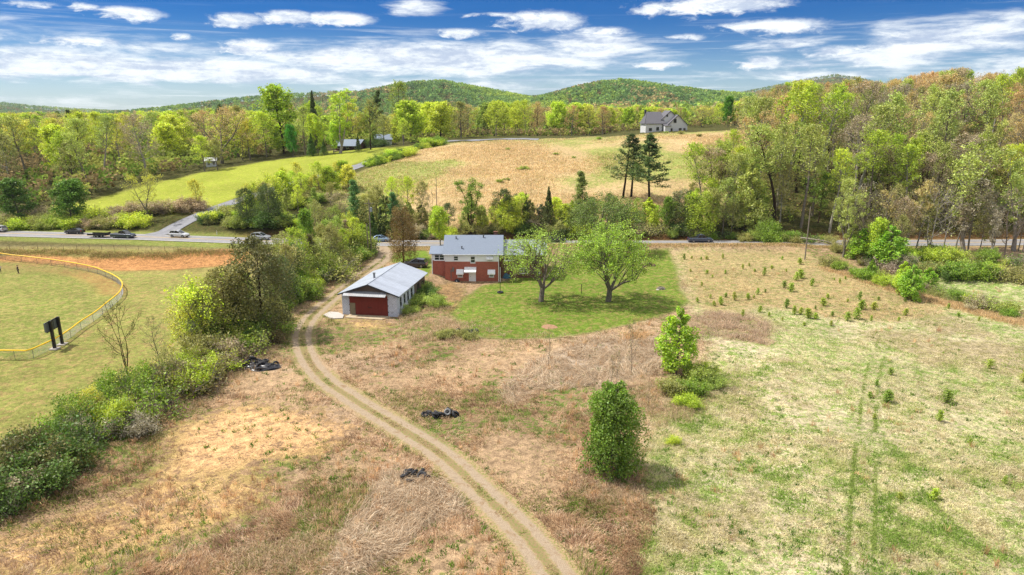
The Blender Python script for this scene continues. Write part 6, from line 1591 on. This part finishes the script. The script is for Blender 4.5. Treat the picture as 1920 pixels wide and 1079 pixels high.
weeds([(560,640),(470,660),(380,720),(300,760),(330,780),(420,730),(540,690)], 1430, .35, .85, BRN, (3,3,2,2), 18)
weeds([(840,600),(960,625),(1240,632),(1240,655),(1040,650),(850,640)], 1430, .35, .8, BRN, (3,3,3,1), 19)
# meadow: short straw with green coming through
rg = np.random.default_rng(3)
x, y = frustum_pts(120000, 37, 152, rg, 1100, 2000)
mead = poly_sd(x, y, MEADOW); upm = poly_sd(x, y, UPMEAD); trk = np.minimum(np.abs(line_d(x, y, TRK1)), np.abs(line_d(x, y, TRK2)))
pt = fbm(x, y, 8, 71, 4); k = ((mead > 0) | (upm > 0)) & ((trk > .30) | (y > 100)) & (rg.uniform(0, 1, len(x)) < np.clip(.35 + 2*(pt-.4), .1, 1))
x, y, upm, pt = x[k], y[k], upm[k], pt[k]
cols = pickn(x, y, [(142,168,78),(164,182,96),(190,194,124),(208,204,150),(224,214,170),(234,224,188),(200,188,142)], (1.5,2.2,2.4,3.2,2.6,1.3,1.8), rg, 2.0)
um = upm > 0; cols[um] = pickn(x[um], y[um], [(222,198,152),(206,178,134),(212,198,154),(166,170,98)], (4,3,2,1.5), rg)
blades('meadow_grass', x, y, np.where(um, .34, .26) * (.6 + pt), .045, np.full(len(x), .6), cols, 5, 4, .22)
# wheel-track grass, tall straw edge of the meadow
for tr, s_ in ((TRK1, 6), (TRK2, 7)):
    n = 4200; u = rg.uniform(0, len(tr)-1.01, n); ii = u.astype(int); fu = (u - ii)[:, None]; q = tr[ii]*(1-fu) + tr[ii+1]*fu; x = q[:, 0] + rg.normal(0, .09, n); y = q[:, 1] + rg.normal(0, .09, n)
    k = fbm(x, y, 5, 33, 3) + rg.normal(0, .10, n) > .44 + .4 * smooth(68, 98, y); x, y = x[k], y[k]
    blades('track_grass', x, y, np.full(len(x), .16), .035, np.full(len(x), .6), pick(len(x), [(158,176,92),(144,164,80),(168,182,102)], (3,2,2), rg), s_, 4, .06)
ii = rg.integers(0, len(EDGE), 5200); x = EDGE[ii, 0] + rg.normal(0, 1.1, 5200); y = EDGE[ii, 1] + rg.normal(0, 1.1, 5200)
blades('tall_straw', x, y, np.full(5200, .6), .05, np.full(5200, .3), pick(5200, [(230,204,158),(214,186,140),(196,176,132)], (3,2,1), rg), 8, 5, .2)
rq = np.random.default_rng(88); ii = rq.integers(0, len(DRIVE)-1, 5200); dT = np.gradient(DRIVE, axis=0); dT /= np.linalg.norm(dT, axis=1)[:, None]
off = np.where(rq.uniform(0, 1, 5200) < .34, rq.normal(0, .16, 5200), rq.choice([-1, 1], 5200) * rq.normal(1.95, .22, 5200)); x = DRIVE[ii, 0] - dT[ii, 1]*off; y = DRIVE[ii, 1] + dT[ii, 0]*off
k = (fbm(x, y, 2.4, 14, 3) > .44) & (y < 150); x, y = x[k], y[k]
blades('drive_grass', x, y, rq.uniform(.12, .34, len(x)), .04, np.full(len(x), .5), pickn(x, y, [(122,148,60),(150,160,84),(186,164,124),(210,186,148)], (2,2,2,2), rq, 2.5), 89, 5, .14)
# sedge on the hill field and the road verge
rg = np.random.default_rng(4)
pl = np.array([p[:2] for p in HILLF]); lo, hi_ = pl.min(0), pl.max(0); n = 70000
x = rg.uniform(lo[0], hi_[0], n); y = rg.uniform(lo[1], hi_[1], n); f = fbm(x, y, 26, 81, 4); gq = fbm(x, y, 45, 31, 4)
k = (poly_sd(x, y, pl) > 1) & (rg.uniform(0, 1, n) < np.clip(.25 + 3*(f-.42), 0, 1)) & (np.abs(line_d(x, y, SIDE)) > 4); x, y, f, gq = x[k], y[k], f[k], gq[k]
cols = pick(len(x), [(230,204,158),(214,186,138),(238,216,174),(194,180,116)], (4,3,2,1), rg); gmk = (gq > .55) & (rg.uniform(0, 1, len(x)) < .6); cols[gmk] = pick(gmk.sum(), [(160,168,86),(182,176,104)], (1,1), rg)
blades('hill_sedge', x, y, .45 + .8*np.clip(f-.4, 0, .5), .11, np.full(len(x), .35), cols, 9, 4, .5)
n = 9000; x = rg.uniform(-30, 90, n); y = road_y(x) - rg.uniform(4.6, 8.5, n); k = (np.abs(x+31) > 4)
blades('verge_grass', x[k], y[k], np.full(k.sum(), .5), .05, np.full(k.sum(), .35), pick(k.sum(), [(224,198,152),(206,178,134),(166,162,98)], (3,2,1.5), rg), 10, 4, .25)
# scruff on top of the clay bank
n = 4200; px_ = rg.uniform(-40, 460, n); cb_ = np.array([P(a, 474 + (6 if 170 < a < 330 else 0) + b) for a, b in zip(px_[:900], rg.normal(0, 3.0, 900))])
x, y = np.repeat(cb_[:, 0], 4) + rg.normal(0, .5, 3600), np.repeat(cb_[:, 1], 4) + rg.normal(0, .5, 3600)
blades('bank_grass', x, y, np.full(3600, .55), .05, np.full(3600, .4), pick(3600, [(186,158,110),(160,140,96),(150,150,80)], (2,2,2), rg), 20, 4, .2)
# broomsedge tussocks standing up out of the matted grass
rg = np.random.default_rng(16)
x, y = frustum_pts(2600, 37, 135, rg); k = (x > hedge_x(y) + 2) & (poly_sd(x, y, LAWN) < -.5) & (dD(x, y) > 2.2) & (poly_sd(x, y, CLAYP) < 0) & (fbm(x, y, 11, 95, 3) > .46) & ~((np.abs(x-fp[0]) < 7) & (np.abs(y-fp[1]-7) < 10)) & ~((x > -15.5) & (x < 7) & (y > 121)) & (np.abs(y - road_y(x)) > 5)
k &= (poly_sd(x, y, MEADOW) < 0) | (rg.uniform(0, 1, len(x)) < .25); x, y = x[k], y[k]
blades('broomsedge', x, y, rg.uniform(.4, .95, len(x)), .032, np.full(len(x), .22), pick(len(x), [(222,186,140),(204,166,122),(190,150,112),(232,204,164)], (3,3,2,2), rg) * 1.1, 23, 16, .13)
# leafy weeds dotted through the dry foreground
rg = np.random.default_rng(6)
x, y = frustum_pts(2600, 37, 110, rg); k = (x > hedge_x(y) + 2) & (poly_sd(x, y, LAWN) < -.5) & (dD(x, y) > 1.9) & (fbm(x, y, 9, 91, 3) > .47) & ~((np.abs(x-fp[0]) < 7) & (np.abs(y-fp[1]-7) < 10)); x, y = x[k], y[k]
blades('green_weeds', x, y, rg.uniform(.15, .4, len(x)), .06, np.full(len(x), .4), pick(len(x), [(98,140,44),(122,152,56),(82,120,44)], (2,2,1), rg), 21, 12, .16)

# ------------------------------------------------------------------ undergrowth under the woods (one mass)
def in_poly(poly, n, seed):
    pl = np.array([p[:2] for p in poly]); rg = np.random.default_rng(seed); lo, hi_ = pl.min(0), pl.max(0)
    x = rg.uniform(lo[0], hi_[0], n*4); y = rg.uniform(lo[1], hi_[1], n*4); k = poly_sd(x, y, pl) > 1; x, y = x[k][:n], y[k][:n]
    for cx, cy, r_ in CLEAR:
        k = np.hypot(x-cx, y-cy) > r_*.8; x, y = x[k], y[k]
    return np.column_stack([x, y, h(x, y)])
UC = [(128,140,62),(150,152,76),(104,126,52),(140,122,84),(116,104,74)]
far_woods('undergrowth', in_poly(LW, 8000, 1), 5.2, UC, (4,3,3,3,2), 31, 22)
far_woods('undergrowth', in_poly(RF, 3000, 2), 2.8, UC, (3,2,2,4,4), 32, 20)
far_woods('undergrowth', in_poly(BL, 2200, 3), 3.6, UC, (3,3,2,4,3), 33, 20)

# ------------------------------------------------------------------ air
HAZE = 0.000045
if HAZE:
    hb = MB().box(-6200, 6200, -900, 6600, -14, 225).build('haze', None); tag(hb, kind='stuff')
    m = bpy.data.materials.new('haze'); m.use_nodes = True; m.node_tree.nodes.clear(); t = NT(m.node_tree)
    v = t.new('ShaderNodeVolumePrincipled', {'Color': (.80, .88, 1, 1), 'Density': HAZE, 'Anisotropy': .1})
    o_ = t.new('ShaderNodeOutputMaterial'); t.l.new(v.outputs[0], o_.inputs['Volume']); hb.data.materials.append(m)
# ------------------------------------------------------------------ labels for everything that stands in numbers
REG = {
 'hedgerow': ('in the hedgerow along the drive', 'growth in the hedgerow beside the drive'),
 'right wood': ('on the wooded right hillside', 'trees of the wooded hillside on the right'),
 'left wood': ('in the woods behind the pasture', 'trees of the woods behind the pasture'),
 'crest wood': ('in the line behind the hill field', 'trees of the line behind the tan hill field'),
 'slender tree foot': ('at the foot of the slender bright tree', 'shrubs at the foot of the slender tree'),
 'meadow bush': ('in the meadow right of the egg-shaped tree', 'meadow shrubs'),
 'garage side': ('against the right side of the block garage', 'shrubs beside the block garage'),
 'lawn corner': ('by the tyres at the lawn corner', 'shrubs at the lawn corner'),
 'meadow brush': ('in the brush along the right meadow edge', 'brush along the right meadow edge'),
 'road brush': ('in the thicket by the right road', 'thicket before the right-hand road'),
 'left roadside': ('along the road behind the ball field', 'shrubs along the road behind the ball field'),
 'junction bank': ('on the bank beside the side road mouth', 'shrubs on the bank beside the side road'),
 'far roadside': ('on the far side of the road', 'growth on the far side of the road'),
 'side road hedge': ('in the hedge along the upper side road', 'hedge along the upper side road'),
 'hill field': ('scattered on the tan hill field', 'shrubs scattered on the tan hill field'),
 'meadow saplings': ('dotted over the right meadow', 'pine saplings dotted over the right meadow'),
}
ORD = ['', 'first', 'second', 'third', 'fourth', 'fifth', 'sixth', 'seventh', 'eighth', 'ninth', 'tenth', 'eleventh', 'twelfth', 'thirteenth', 'fourteenth', 'fifteenth', 'sixteenth']
NOUN = {'spring_tree': 'open-crowned tree', 'broadleaf_tree': 'leafy tree', 'tall_tree': 'tall tree', 'budding_tree': 'budding tree', 'bare_tree': 'leafless tree', 'young_tree': 'thin-leaved tree', 'pine_tree': 'pine', 'cedar_tree': 'cedar', 'leafy_tree': 'young pointed tree', 'shrub': 'shrub', 'bush': 'bush', 'bramble': 'bramble clump', 'pine_sapling': 'pine sapling'}
def hue_word(c):
    r, g, b = c[:3]
    if r > g * 1.02: return 'rusty brown' if r > g * 1.5 else 'brown'
    if r > g * .84 and g > .16: return 'yellow-green'
    if r > g * .80: return 'olive'
    if g < .16: return 'dark green'
    return 'bright green' if g > .30 else 'mid-green'
bins = {}
for (e, nm, x, y, H) in PLACED:
    if 'label' in e: continue
    key = e['group']; fol = [c for c in e.children if c.name.split('.')[0] in ('crown', 'foliage')][0]
    if nm == 'bare_tree': hw_ = 'grey'
    else: hw_ = hue_word(fol.color)
    px, py = pix(x, y, hz(x, y) + H * .6)
    bins.setdefault((key, nm, hw_), []).append((px, py, e))
for (key, nm, hw_), lst in bins.items():
    where, grp = REG[key]; noun = NOUN[nm]
    lst.sort(key=lambda q: q[0])
    n = len(lst)
    for i, (px, py, e) in enumerate(lst):
        if n == 1: lb = f'only {hw_} {noun} {where}'
        elif n <= 14:
            lb = f'leftmost {hw_} {noun} {where}' if i == 0 else f'rightmost {hw_} {noun} {where}' if i == n-1 else f'{ORD[i+1]} {hw_} {noun} from the left {where}'
        else: lb = f'{hw_} {noun} {where}'
        e['label'] = lb; e['group'] = grp
